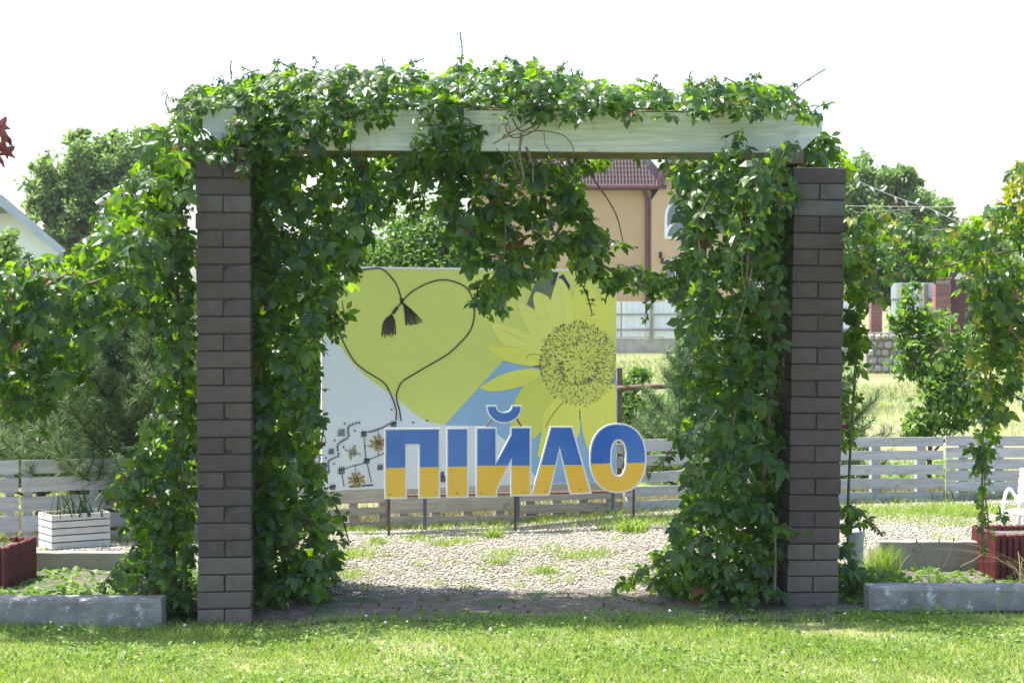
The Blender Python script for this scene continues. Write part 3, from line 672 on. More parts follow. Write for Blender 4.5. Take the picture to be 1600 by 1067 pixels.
# ---------------------------------------------------------------- billboard
BP = Plane(505, 11.6, 963, 12.2)
bd = thing('billboard', (BP.P(734, 800).x, BP.P(734, 800).y, .1), 'large printed billboard with heart cord and sunflower behind the letters', 'billboard')
def dpoly(pts, off, name, m_, th=.0012):
    MB().prism([BP.P(a, b, off) for a, b in pts], -BP.n*th).build(name, M[m_], bd)
c4 = [(505,417.6),(963,423.2),(963,753),(505,766)]
MB().prism([BP.P(a, b) for a, b in c4], -BP.n*.02).build('panel', M['ink_white'], bd)
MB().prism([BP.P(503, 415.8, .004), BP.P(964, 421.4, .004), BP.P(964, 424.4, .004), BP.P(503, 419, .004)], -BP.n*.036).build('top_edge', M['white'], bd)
MB().prism([BP.P(502.6, 419.1, .004), BP.P(505.4, 419.1, .004), BP.P(505.4, 767, .004), BP.P(502.6, 767, .004)], -BP.n*.03).build('side_edge', M['white'], bd)
white_edge = [(505,505),(508.5,508),(519,529),(534,544),(552,568),(573,589),(603,610),(630,631),(648,646),(666,658),(694.5,664)]
dpoly([(505.4,418.4)]+white_edge+[(786,563.5),(962.6,563.5),(962.6,423.8)], .0012, 'print_field', 'ink_yellow')
dpoly([(694.7,664),(786,563.8),(962.6,563.8),(962.6,752.5),(850,755),(838,745),(790,688),(760,665)], .0012, 'print_sky', 'ink_blue')
layer = [.0026]
def art(pts, name, m_, smooth=True, lift=.0012):
    layer[0] += .00012
    if smooth:
        p = [Vector((a, b, 0)) for a, b in pts]; q = []
        n = len(p)
        for i in range(n):
            a, b, c, d = p[i-1], p[i], p[(i+1) % n], p[(i+2) % n]
            for k in range(4):
                t = k/4; q.append(0.5*((2*b)+(c-a)*t+(2*a-5*b+4*c-d)*t*t+(3*b-a-3*c+d)*t**3))
        pts = [(min(962.4, v.x), v.y) for v in q]
    dpoly(pts, layer[0], name, m_, .001)
art([(843,425.5),(871.6,425.5),(866,452),(859,470),(845,468),(837,484),(823,476),(832,452)], 'print_leaf', 'ink_green', False)
art([(862,425.5),(873,425.5),(868,442),(861,446)], 'print_leaf', 'ink_violet', False); art([(872.8,433),(880,428),(891,446.5),(889,456)], 'print_leaf', 'ink_violet', False)
PET = [
 ([(769,507),(790,508),(845,530),(842,556),(800,548),(780,530)], 'ink_petal2'), ([(810,475),(835,485),(862,507),(858,528),(832,524),(819,503)], 'ink_petal2'),
 ([(762,540),(790,541),(838,552),(842,570),(815,570),(788,563),(770,553)], 'ink_petal'), ([(836,457),(850,460),(860,470),(868,508),(846,510),(834,474)], 'ink_petal2'),
 ([(873,436),(886,448),(896,475),(899,508),(868,510),(861,470)], 'ink_petal2'), ([(905,440),(925,450),(935,480),(925,510),(900,510),(895,470)], 'ink_petal'), ([(945,450),(961,460),(961,520),(930,512),(932,480)], 'ink_petal'),
 ([(842,577),(815,577),(785,585),(755,601),(752,607),(770,611.5),(805,606),(840,592)], 'ink_petal'),
 ([(843,588),(818,603),(803,630),(797,660),(810,682),(829,687),(850,668),(872,630),(870,600)], 'ink_petal3'),
 ([(872,620),(850,645),(848,668),(842,700),(842,714),(870,706),(902,684),(906,655),(900,620)], 'ink_petal'),
 ([(904,620),(907,650),(911,678),(918,700),(926,713),(945,706),(961,690),(961,600)], 'ink_petal')]
for p, m_ in PET: art(p, 'print_petal', m_)
# petal veins
def strokes(lst, name, m_, lift=.0003):
    layer[0] += .0003; mb = MB()
    for (a, b), (c, d), w in lst:
        dx, dy = c-a, d-b; l = math.hypot(dx, dy) or 1; nx, ny = -dy/l*w/2, dx/l*w/2
        q = [(a-nx, b-ny), (c-nx, d-ny), (c+nx, d+ny), (a+nx, b+ny)]
        q = [(min(962.5, u), v) for u, v in q]
        mb.add([BP.P(u, v, layer[0]) for u, v in q], [(0, 1, 2, 3)])
    o = mb.build(name, M[m_], bd); o['kind'] = 'stuff'; return o
def poly2str(pts, w, n=5):
    p = smoothpath([Vector((a, b, 0)) for a, b in pts], n); return [((p[i].x, p[i].y), (p[i+1].x, p[i+1].y), w) for i in range(len(p)-1)]
v = []
for a, b, c, d in ((850,600,815,665),(862,610,832,678),(870,625,850,700),(885,640,872,695),(880,636,860,704),(930,640,925,700),(945,640,944,695),(840,545,775,540),(838,540,782,515),(852,508,818,482),(856,505,845,465),(880,505,875,445),(838,585,765,605),(915,500,914,450)):
    v += poly2str([(a,b),((a+c)/2+2,(b+d)/2),(c,d)], .7)
strokes(v, 'petal_veins', 'ink_petal3')
strokes(poly2str([(878,630),(862,650),(852,668)], 1.2)+poly2str([(835,573),(843,571),(850,566)], 2.5)+poly2str([(906,640),(906,655)], 1.6)+poly2str([(846,556),(835,553),(824,556),(822,562)], .6), 'petal_shadow_lines', 'ink_seed')
# seed head
art([(904+59*math.cos(t), 568+64*math.sin(t)) for t in np.linspace(0, 2*math.pi, 25)[:-1]], 'print_seed_head', 'ink_petal3', False)
sd = []
for i in range(1150):
    r = 63*math.sqrt(random.random()); t = i*2.39996
    if r < 30 and random.random() < .35: continue
    x, y = 904+r*.95*math.cos(t), 568+r*1.03*math.sin(t)
    if x > 961: continue
    if y > 600 and random.random() < .45: continue
    if y < 530 and random.random() < .1: continue
    l = random.uniform(2.0, 4.6); tt = t+random.uniform(-.7, .7); sd.append(((x, y), (x+l*math.cos(tt), y+l*math.sin(tt)), random.uniform(.7, 1.5)))
for i in range(90):
    t = random.uniform(-.3, math.pi+.3); r = random.gauss(27, 2.2); x, y = 905+r*math.cos(t), 572+r*math.sin(t)*.95
    tt = t+random.uniform(-.5, .5); sd.append(((x, y), (x+4*math.cos(tt), y+4*math.sin(tt)), 1.5))
strokes(sd, 'seeds', 'ink_seed')
sd2 = [s for s in sd if random.random() < .3]; strokes(sd2, 'dark_seeds', 'ink_green')
# cords and tassels
cords = poly2str([(524,470),(521,485),(525,505),(534,529),(552,562),(570,578.5),(600,598),(612,619),(619,640),(619,656.5)], 2.1)
cords += poly2str([(540,435),(560,424),(580,420),(596.5,420.3),(612.5,434.4),(621.9,449.4),(626.5,466.2),(628,476)], 2.1)
cords += poly2str([(612.5,490.6),(621.9,479.4),(631.2,468),(642.5,456.9),(659.3,446.6),(680,439),(698.7,437.7),(721.2,444.7),(734.3,456.9),(740.9,479.4),(740,501.8),(732.4,520.6),(715.6,539.3),(698.7,554.3),(676.2,567.5),(653.7,580.6),(629.4,595.6),(621.9,608.7),(619.5,622),(624,640),(627,658)], 2.1)
cords += [((627,466),(628,473),5), ((621,480),(614,490),5)]
for i in range(30):
    t = i/29; cords += poly2str([(612,491),(603+t*14-(1-t)*3,502),(596+t*22+random.uniform(-1.5,1.5),524+random.uniform(-4,5))], 1.0, 3)
    cords += poly2str([(629,472),(632+t*12,485),(634+t*27,506-t*4+random.uniform(-4,4)*1.0)], 1.0, 3)
strokes(cords, 'print_cord', 'ink_cord')
# embroidery
e = []
C3 = lambda x, y: (495+x/6.67, 630+y/6.67)
def stitchline(pts, s=1.8, step=3.6, w=.95, dens=1):
    p = [C3(*q) for q in pts]
    for i in range(len(p)-1):
        (a, b), (c, d) = p[i], p[i+1]; l = math.hypot(c-a, d-b); k = max(1, int(l/step))
        e.append(((a, b), (c, d), .55))
        for j in range(k):
            t = (j+.5)/k; x, y = a+(c-a)*t, b+(d-b)*t
            e.append(((x-s, y-s*.7), (x+s, y+s*.7), w)); e.append(((x-s*.7, y+s), (x+s*.7, y-s), w))
def hashm(x, y, r=40, w=1.1):
    for o in (-.45, .1, .6):
        a = C3(x-r, y+r*o+8); b = C3(x+r, y+r*o-8); e.append((a, b, w)); a = C3(x+r*o-4, y-r); b = C3(x+r*o+4, y+r); e.append((a, b, w))
stitchline([(460,200),(390,210),(330,240),(325,290),(335,350),(300,375),(235,410),(215,440),(220,500),(235,545),(170,575),(120,600),(120,660),(130,720),(65,760)])
stitchline([(835,200),(750,215),(700,250),(640,270),(590,290),(530,300),(460,300)], 1.7); stitchline([(490,300),(500,450),(510,560),(540,690),(570,820)], 1.1, 4)
stitchline([(1000,400),(700,520),(650,545),(560,580),(500,600),(480,630),(400,645),(300,680),(230,700)], 1.1, 4); stitchline([(260,720),(285,870)], 1.1); stitchline([(75,890),(200,860)], 1.2); stitchline([(340,870),(460,860),(590,850)], 1.4, 2.5)
stitchline([(640,270),(645,540)], .8, 5); stitchline([(400,640),(405,780)], .8, 5); stitchline([(490,450),(560,440)], .8, 5)
for a in ((255,305),(375,510),(150,500),(520,600),(255,700),(660,665),(165,875),(490,320),(75,650),(800,215),(1300,740),(1312,790)): hashm(*a, r=42 if a[0] in (375, 255) else 32)
for a in ((290,210),(395,285),(280,455),(95,570),(180,630),(90,810),(185,385),(1005,200),(780,65),(1150,180)):
    x, y = C3(*a); e.append(((x-1.3, y-1.3), (x+1.3, y+1.3), 1.2)); e.append(((x-1.3, y+1.3), (x+1.3, y-1.3), 1.2))
strokes(e, 'embroidery_stitches', 'ink_thread')
g = []
for cx, cy in ((640,412),(415,795),(375,510)):
    for i in range(8):
        t = i*math.pi/4+.3; 
        if cx == 375 and i % 2: continue
        for k in range(9):
            r = 26+k*7.5; u = random.uniform(-14, 14)*(1-.03*k); x, y = C3(cx+r*math.cos(t)-u*math.sin(t), cy+r*math.sin(t)*.9+u*math.cos(t)); g.append(((x-1.6, y-.4), (x+1.6, y+.4), 2.0 if cx != 375 else 1.0))
strokes(g, 'embroidery_flowers', 'ink_gold'); strokes([s for s in g if random.random() < .4], 'embroidery_flower_shading', 'ink_ochre')
h = []
for cx, cy in ((640,412),(415,795)):
    for i in range(8):
        t = i*math.pi/4; x, y = C3(cx+18*math.cos(t), cy+18*math.sin(t)); h.append(((x-1.1, y), (x+1.1, y), 2.2))
strokes(h, 'embroidery_flower_eyes', 'ink_thread')
# posts of the board
for a, top, bot in ((664, 640, 828), (809.5, 640, 824), (957.5, 640, 816)):
    p0, p1 = BP.P(a, top, -.05), BP.P(a, bot, -.05); p1.z = gz(p1.x, p1.y)-.05
    p0.z = 1.7; MB().tube([p0, p1], .014, 4).build('post', M['steel'], bd)
mb = MB()
for a in (961, 974): mb.tube([BP.P(a, 690, -.06), BP.P(a+.5, 745, -.06)], .004, 5)
for b in (708, 726, 742): mb.tube([BP.P(958, b, -.06), BP.P(976, b, -.06)], .004, 5)
mb.box(BP.P(974, 727, -.06), (.02, .02, .03)); mb.build('bracket', M['steel'], bd)

# ---------------------------------------------------------------- letters
LP = Plane(600, 11.28, 1010, 11.62)
sg = thing('town_name_sign', (LP.P(805, 836).x, LP.P(805, 836).y, .09), 'blue and yellow cut-out letters reading ПІЙЛО on thin rusty posts', 'sign')
def clip(poly, ysplit, keep_top):
    out = []; n = len(poly)
    ins = lambda p: (p[1] <= ysplit(p[0])) == keep_top
    for i in range(n):
        a, b = poly[i], poly[(i+1) % n]
        if ins(a): out.append(a)
        if ins(a) != ins(b):
            fa = a[1]-ysplit(a[0]); fb = b[1]-ysplit(b[0]); t = fa/(fa-fb); out.append((a[0]+(b[0]-a[0])*t, a[1]+(b[1]-a[1])*t))
    return out
from mathutils.geometry import tessellate_polygon
def slab(polys, off, th, name, m_, parent):
    """polys: outline [+ hole]; filled, extruded backwards"""
    loops = [[LP.P(a, b, off) for a, b in pl_] for pl_ in polys]
    flat = [p for l in loops for p in l]; n = len(flat)
    F = [tuple(t) for t in tessellate_polygon(loops)]
    V = flat+[p-LP.n*th for p in flat]
    FF = []
    for t in F:
        a, b, c = (flat[i] for i in t)
        if (b-a).cross(c-a).dot(LP.n) < 0: t = t[::-1]
        FF += [t, tuple(i+n for i in reversed(t))]
    b = 0
    for l in loops:
        m2 = len(l)
        for i in range(m2): FF.append((b+i, b+(i+1) % m2, b+(i+1) % m2+n, b+i+n))
        b += m2
    return raw(name, V, FF, M[m_], parent)
def offset(poly, d):
    """mitred outward offset of a pixel polygon"""
    n = len(poly); A = sum(poly[i][0]*poly[(i+1) % n][1]-poly[(i+1) % n][0]*poly[i][1] for i in range(n)); s = 1 if A > 0 else -1; out = []
    for i in range(n):
        p, q, r = (Vector(poly[i-1]), Vector(poly[i]), Vector(poly[(i+1) % n]))
        e1 = (q-p).normalized(); e2 = (r-q).normalized(); n1 = Vector((e1.y, -e1.x))*s; n2 = Vector((e2.y, -e2.x))*s
        m_ = (n1+n2); m_.normalize(); k = min(2.2, 1/max(.3, m_.dot(n1))); out.append(tuple(q+m_*d*k))
    return out
yb = lambda x: 731-(x-603)*.0208
def letter(poly, hole=None, split=True):
    o = slab([offset(poly, 2.7)]+([offset(hole, -2.7)] if hole else []), 0, .012, 'letter', 'letter_white', sg)
    if hole:
        # ring: cut top and bottom halves along the colour line
        for kt, m_ in ((True, 'letter_blue'), (False, 'letter_yellow')):
            arc = [p for p in poly if (p[1] <= yb(p[0])) == kt]; ia = [p for p in hole if (p[1] <= yb(p[0])) == kt]
            arc.sort(key=lambda p: p[0]) ; ia.sort(key=lambda p: -p[0])
            xl, xr_ = min(p[0] for p in poly), max(p[0] for p in poly); hl, hr = min(p[0] for p in hole), max(p[0] for p in hole)
            pp = [(xl, yb(xl))]+arc+[(xr_, yb(xr_)), (hr, yb(hr))]+ia+[(hl, yb(hl))]
            slab([pp], .003, .0025, 'blue_face' if kt else 'yellow_face', m_, o)
    else:
        slab([clip(poly, yb, True)], .003, .0025, 'blue_face', 'letter_blue', o)
        if split:
            for pp in split_bottom(poly): slab([pp], .003, .0025, 'yellow_face', 'letter_yellow', o)
    return o
def split_bottom(poly):
    low = clip(poly, yb, False)
    return [low]
# the letters are cut so that halves stay simple polygons
def letter_multi(poly, tops, bots):
    o = slab([offset(poly, 2.7)], 0, .012, 'letter', 'letter_white', sg)
    for p in tops: slab([p], .003, .0025, 'blue_face', 'letter_blue', o)
    for p in bots: slab([p], .003, .0025, 'yellow_face', 'letter_yellow', o)
    return o
y_ = yb
Pp = [(603.4,671.8),(685.4,671.2),(685.4,775.5),(656.6,776),(656.6,693.2),(633.2,693.4),(633.2,776.3),(603.4,776.6)]
letter_multi(Pp, [[(603.4,671.8),(685.4,671.2),(685.4,y_(685)),(656.6,y_(657)),(656.6,693.2),(633.2,693.4),(633.2,y_(633)),(603.4,y_(603))]],
    [[(603.4,y_(603)),(633.2,y_(633)),(633.2,776.3),(603.4,776.6)], [(656.6,y_(657)),(685.4,y_(685)),(685.4,775.5),(656.6,776)]])
I_ = [(700.3,670.9),(729.6,670.6),(729.6,774.6),(700.3,775)]
letter_multi(I_, [[I_[0], I_[1], (729.6,y_(730)), (700.3,y_(700))]], [[(700.3,y_(700)),(729.6,y_(730)), I_[2], I_[3]]])
J = [(746.3,670),(774.1,670),(774.1,727),(799.9,680),(799.9,669.4),(827.6,669),(827.6,772),(800,772.5),(800,714),(775.2,764),(774.2,774.3),(746.3,774.3)]
xm = 774.1; yj = y_(790)
tU = (774.1, yj)
letter_multi(J, [[(746.3,670),(774.1,670),(774.1,yj),(746.3,yj)], [(774.1,yj),(774.1,727),(799.9,680),(799.9,669.4),(827.6,669),(827.6,yj),(800,yj),(800,714),(793.4,yj)]],
    [[(746.3,yj),(774.1,yj),(793.4,yj),(775.2,764),(774.2,774.3),(746.3,774.3)], [(800,yj),(827.6,yj),(827.6,772),(800,772.5)]])
L_ = [(861.9,668.5),(892.8,668.5),(921.6,768.4),(892.8,770),(874.6,697),(856.7,771.5),(833,772)]
def atx(a, b, y): t = (y-a[1])/(b[1]-a[1]); return (a[0]+(b[0]-a[0])*t, y)
ys_ = 726
letter_multi(L_, [[L_[0], L_[1], atx(L_[1], L_[2], ys_), atx(L_[3], L_[4], ys_), L_[4], atx(L_[4], L_[5], ys_), atx(L_[6], L_[0], ys_)]],
    [[atx(L_[6], L_[0], ys_), atx(L_[4], L_[5], ys_), L_[5], L_[6]], [atx(L_[3], L_[4], ys_), atx(L_[1], L_[2], ys_), L_[2], L_[3]]])
def sup(cx, cy, a, b, n, ex=2.3): return [(cx+a*math.copysign(abs(math.cos(t))**(2/ex), math.cos(t)), cy+b*math.copysign(abs(math.sin(t))**(2/ex), math.sin(t))) for t in np.linspace(0, 2*math.pi, n+1)[:-1]]
letter(sup(965.7, 715.6, 42, 51.9, 48), sup(966.6, 715.6, 13.6, 29.8, 32))
br = [(788+25.5*math.cos(t), 635.5+23.8*math.sin(t)) for t in np.linspace(0, math.pi, 15)]+[(788-13.5*math.cos(t), 635.5+10.4*math.sin(t)) for t in np.linspace(0, math.pi, 11)]
o = slab([offset(br, 2.4)], 0, .012, 'breve', 'letter_white', sg); slab([br], .003, .0025, 'blue_face', 'letter_blue', o)
for a, b, c, d in ((770,652,756,672),(806,652,818,672)): MB().tube([LP.P(a, b, -.02), LP.P(c, d, -.02)], .006, 4).build('strut', M['rust'], sg)
for a in (607.5, 805, 990):
    p0, p1 = LP.P(a, 674, -.025), LP.P(a, 830, -.025); p1.z = gz(p1.x, p1.y)-.03
    MB().tube([p0, p1], .0105, 4).build('post', M['rust'], sg)
for b0, b1 in ((774.6, 767),): MB().tube([LP.P(603, b0, -.018), LP.P(985, b1, -.018)], .010, 4).build('rail', M['rust'], sg)
for a, b in ((609,681),(680,681),(609,772),(680,770),(715,678),(755,678),(818,677),(875,677),(907,764),(852,767),(935,712),(938,720),(945,700),(714,770),(752,770),(820,768)):
    MB().box(LP.P(a, b, .0045), (.008, .006, .008), ch=.002).build('screw', M['rust'], sg)

# ---------------------------------------------------------------- slat fence (low pallet panels)
FD = lambda x: 11.36+1.7*x/1600
def fence_panel(x0, x1, rows0, rows1, m_, label, battens=3, skew=0):
    """rows0/rows1: (top,bottom) pixel rows of each slat at the left and right end"""
    pn = Plane(x0, FD(x0), x1, FD(x1))
    c = pn.P((x0+x1)/2, 800); root = thing('slat_fence_panel', (c.x, c.y, gz(c.x, c.y)), label, 'fence', 'white slat panels of the low fence')
    for (a, b), (c_, d) in zip(rows0, rows1):
        j = random.uniform(-.8, .8)
        MB().prism([pn.P(x0+1, a+j), pn.P(x1-1, c_+j*.5), pn.P(x1-1, d+j*.5), pn.P(x0+1, b+j)], -pn.n*.014).build('slat', M[m_], root)
    for i in range(battens):
        u = (i+.5)/battens if battens > 3 else (.05+.9*i/(battens-1)); x = x0+(x1-x0)*u
        t = rows0[0][0]*(1-u)+rows1[0][0]*u; b = rows0[-1][1]*(1-u)+rows1[-1][1]*u
        MB().prism([pn.P(x-7, t+2, -.0145), pn.P(x+7, t+2, -.0145), pn.P(x+7, b+6, -.0145), pn.P(x-7, b+6, -.0145)], -pn.n*.05).build('batten', M[m_], root)
def rows(t, b, n, gap):
    h = (b-t-gap*(n-1))/n; return [(t+i*(h+gap), t+i*(h+gap)+h) for i in range(n)]
fence_panel(-260, 30, [(724,746),(752,776),(783,806),(814,838),(846,862)], [(719,740),(747,769),(776,799),(806,831),(838,857)], 'slat', 'slat fence panel at the left edge behind the red planter')
fence_panel(32, 262, [(719,740),(746,769),(776,799),(806,831),(837,856)], [(714,734),(740,761),(768,790),(797,818),(824,842)], 'slat', 'slat fence panel behind the white crate planter and pine')
fence_panel(264, 498, [(713,733),(739,760),(767,788),(795,815),(822,840)], [(706,725),(731,750),(757,776),(783,802),(810,828)], 'slat', 'slat fence panel hidden behind the left pillar creeper')
fence_panel(500, 604, [(708,726),(732,750),(769,788),(797,809),(818,831)], [(704,721),(728,745),(758,785),(791,803),(813,829)], 'slat_grey', 'greyer slat fence panel under the left end of the billboard')
fence_panel(606, 806, [(706,722),(730,748),(764,802),(808,829)], [(700,716),(724,742),(757,797),(805,822)], 'slat_grey', 'slat fence panel with one wide board under the letters', 4)
fence_panel(808, 974, [(700,716),(722,738),(754,784),(789,803),(806,820)], [(693,708),(714,730),(750,779),(784,797),(801,814)], 'slat_grey', 'grey slat fence panel under the right end of the billboard', 4)
fence_panel(976, 1190, [(687,706),(713,729),(739,754),(761,776),(783,803)], [(685,701),(707,722),(730,746),(753,768),(775,793)], 'slat', 'slat fence panel right of the letters beside the small pine')
fence_panel(1192, 1475, [(685,699),(706,720),(727,743),(749,765),(771,788)], [(682.5,697),(704,718),(725,740),(747,762),(768,785)], 'slat', 'slat fence panel with wide gaps just right of the right pillar', 4)
fence_panel(1477, 1700, rows(681, 786, 6, 2.6), rows(681, 786, 6, 2.6), 'slat', 'closely boarded slat fence panel behind the white bench', 4)

# ---------------------------------------------------------------- kerbs and slabs
def kerb(x0, x1, yt, yb_, D, depth, label, m_='conc', ch=.012, n=26, z0=None, D1=None):
    pn = Plane(x0, D, x1, D1 or D); a = pn.P(x0, yt); b = pn.P(x1, yt)
    z0 = z0 if z0 is not None else pn.P(x0, yb_).z; root = thing('concrete_kerb' if m_ == 'conc' else 'concrete_slab', ((a.x+b.x)/2, a.y, z0), label, 'kerb' if m_ == 'conc' else 'slab')
    V = []; F = []
    prof = [(0, z0), (0, a.z-ch*1.4), (ch*.5, a.z-ch*.4), (ch*1.5, a.z), (depth-ch, a.z), (depth, a.z-ch), (depth, z0)]
    for i in range(n+1):
        u = i/n; e = .006 if 0 < i < n else .012
        for j, (d, z) in enumerate(prof):
            w = 1 if j in (1, 2, 3) else .3
            p = a.lerp(b, u); jx = random.uniform(-1, 1)*ch*.3*w
            V.append((p.x+(ch*.6 if i == 0 and j in (2, 3) else 0)-(ch*.6 if i == n and j in (2, 3) else 0), p.y+d+jx, z+random.uniform(-1, .3)*ch*.35*w*(j > 0 and j < 6)))
    m2 = len(prof)
    for i in range(n):
        for j in range(m2-1): F.append((i*m2+j, (i+1)*m2+j, (i+1)*m2+j+1, i*m2+j+1))
    F += [tuple(range(m2)), tuple(reversed(range(n*m2, n*m2+m2)))]
    raw('block', V, F, M[m_], root)
kerb(-190, 252, 936, 985, 8.93, .15, 'rough concrete kerb on the left in front of the red planter', z0=-.075)
kerb(1358, 1790, 917, 952, 9.1, .15, 'rough concrete kerb on the right in front of the flower bed', z0=-.03)
kerb(-300, 296, 863, 905, 10.41, .075, 'long concrete slab edging below the white crate planter', 'slab', .004, z0=-.03)
kerb(1374, 1760, 846, 884, 10.41, .075, 'concrete slab edging the gravel behind the right flower bed', 'slab', .004, z0=-.03)

# ---------------------------------------------------------------- planters
def crate(A, B, C, z0, h, label):
    """A near corner, B right end, C left end (x,y)"""
    A, B, C = Vector((*A, 0)), Vector((*B, 0)), Vector((*C, 0)); D_ = B+C-A
    root = thing('crate_planter', ((A.x+D_.x)/2, (A.y+D_.y)/2, z0), label, 'planter')
    n = 5; g = .008; sh = (h-g*(n-1))/n
    for p, q in ((A, B), (C, A), (B, D_), (D_, C)):
        t = (q-p).normalized(); nn = Vector((-t.y, t.x, 0))
        for i in range(n):
            z = z0+i*(sh+g)
            a, b = p+t*.002, q-t*.002
            MB().prism([(a.x, a.y, z), (b.x, b.y, z), (b.x, b.y, z+sh), (a.x, a.y, z+sh)], nn*.012).build('slat', M['crate'], root)
    ce = (A+D_)/2; e1 = (B-A); e2 = (C-A)
    def ins(k, s0, s1): p = ce+(e1*s0+e2*s1)*k; return p
    q = [ce+(e1*s0*.5*.9+e2*s1*.5*.85) for s0, s1 in ((-1,-1),(1,-1),(1,1),(-1,1))]
    MB().prism([(p.x, p.y, z0+h-.02) for p in q], (0, 0, -(h-.025))).build('soil_fill', M['soil'], root)
    return root, ce
Aq, Bq, Cq = W(78, HY, 10.82), W(170, HY, 11.0), W(57, HY, 11.0)
r_, ce = crate((Aq.x, Aq.y), (Bq.x, Bq.y), (Cq.x, Cq.y), .076, .215, 'white slatted crate planter with iris leaves under the left pine')
def tuft(name, c, n, h, w, lean, label, cat, m_='grass', r=.05, group=None, bend=.5):
    root = thing(name, c, label, cat, group); c = np.array(c)
    q = rng.normal(0, r, (n, 3)); q[:, 2] = 0; a = rng.uniform(.6, 1.1, n)
    V, F = blades(c+q, h*a, np.full(n, w), rng.uniform(*lean, n), bend, 4)
    o = raw('leaves', V, F, M[m_], root); o['kind'] = 'stuff'; return root
tuft('iris_plant', (ce.x+.03, ce.y, .27), 46, .20, .012, (.1, .8), 'dark green iris leaves growing in the white crate planter', 'plant', 'tree_dark', .07)
tuft('dry_leaf_litter', (ce.x-.1, ce.y, .275), 20, .07, .01, (.6, 1.6), 'dry curled leaves on the soil of the white crate planter', 'plant', 'drygrass', .05)

def stave_planter(cx, cy, hx, hy, z0, h, rz, label, r=.02):
    root = thing('stave_planter', (cx, cy, z0), label, 'planter', 'dark red stave planters'); Mz = Matrix.Rotation(rz, 3, 'Z')
    pos = []
    nx = int(2*hx/(2*r)); ny = int(2*hy/(2*r))
    for i in range(nx+1):
        for s in (-1, 1): pos.append((-hx+2*hx*i/nx, s*hy))
    for i in range(1, ny):
        for s in (-1, 1): pos.append((s*hx, -hy+2*hy*i/ny))
    me = None
    for x, y in pos:
        p = Mz @ Vector((x, y, 0))
        if me is None:
            mb = MB().tube([(0, 0, 0), (0, 0, h-.008), (0, 0, h)], [r, r, r*.7], 10); me = bpy.data.meshes.new('stave'); me.from_pydata([tuple(Vector(v)*K) for v in mb.v], [], mb.f); me.materials.append(M['red'])
        o = link_mesh('stave', me, root, (cx+p.x, cy+p.y, z0+random.uniform(-.004, .004)))
    MB().box((cx, cy, z0+h*.45), (2*hx-r, 2*hy-r, h*.85), rz=rz).build('soil_fill', M['soil'], root)
    return root
pL = W(12, HY, 10.0); stave_planter(pL.x-.22, 10.02, .28, .21, .0, .245, -.12, 'dark red stave planter at the left edge behind the kerb', .018)
pR = W(1562, HY, 10.15); stave_planter(pR.x+.27, 10.32, .30, .20, .0, .275, .06, 'dark red stave planter at the right edge with arching grass', .018)
tuft('planter_weed', (pL.x-.12, 10.0, .22), 60, .09, .01, (.3, 1.3), 'small leafy weed growing in the left red planter', 'plant', 'clover', .06)
# bucket
BY = 10.12; bc = W(1339, HY, BY)
bk = thing('plastic_bucket', (bc.x, BY, .01), 'grey white plastic bucket standing right of the right pillar', 'bucket')
V = []; F = []; nS = 28
prof = [(.036, .0), (.038, .002), (.050, .262), (.0545, .266), (.0545, .286), (.050, .286), (.048, .262), (.036, .02)]
for (r, z) in prof:
    for k in range(nS): t = 2*math.pi*k/nS; V.append((bc.x+r*math.cos(t), BY+r*math.sin(t), z+.014))
for i in range(len(prof)-1):
    for k in range(nS): F.append((i*nS+k, i*nS+(k+1) % nS, (i+1)*nS+(k+1) % nS, (i+1)*nS+k))
F += [tuple(reversed(range(nS))), tuple(range((len(prof)-1)*nS, len(prof)*nS))]
raw('pail', V, F, M['bucket'], bk, True)
MB().tube(smoothpath([(bc.x-.054, BY, .28), (bc.x-.05, BY-.05, .21), (bc.x, BY-.065, .18), (bc.x+.05, BY-.05, .21), (bc.x+.054, BY, .28)], 4), .0025, 5).build('handle', M['steel'], bk)

# ---------------------------------------------------------------- bench
def bench():
    o0 = W(1598, HY, 11.05); z0 = .115
    root = thing('garden_bench', (o0.x, o0.y, z0), 'white garden bench with curled metal armrest at the right edge', 'bench')
    f = Vector((-.62, -.78, 0)).normalized(); l = Vector((.78, -.62, 0)).normalized(); l = Vector((-f.y, f.x, 0)); l = l if l.x > 0 else -l
    P = lambda a, b, c: o0+l*a+f*b+Vector((0, 0, c+z0-o0.z))
    for k, a in enumerate((0, .85)):
        path = smoothpath([P(a, .30, 0), P(a, .29, .12), P(a, .285, .22), P(a, .25, .31), P(a, .19, .335), P(a, .12, .30), P(a, .05, .24), P(a, .02, .25), P(a, .035, .28), P(a, .05, .265)], 5)
        MB().tube(path, .0105, 8).build('armrest', M['white'], root, True)
        MB().tube([P(a, .04, 0), P(a, .02, .2), P(a, -.03, .42)], .011, 8).build('leg', M['white'], root, True)
    for i in range(5):
        b = .05+i*.05; q = [P(-.02, b, .2), P(.87, b, .2), P(.87, b+.04, .2), P(-.02, b+.04, .2)]; MB().prism(q, (0, 0, -.012)).build('seat_slat', M['white'], root)
    for i in range(4):
        h = .24+i*.055; q = [P(-.02, .02-i*.012, h), P(.87, .02-i*.012, h), P(.87, .01-i*.012, h+.045), P(-.02, .01-i*.012, h+.045)]; MB().prism(q, -f*.012).build('back_slat', M['white'], root)
bench()

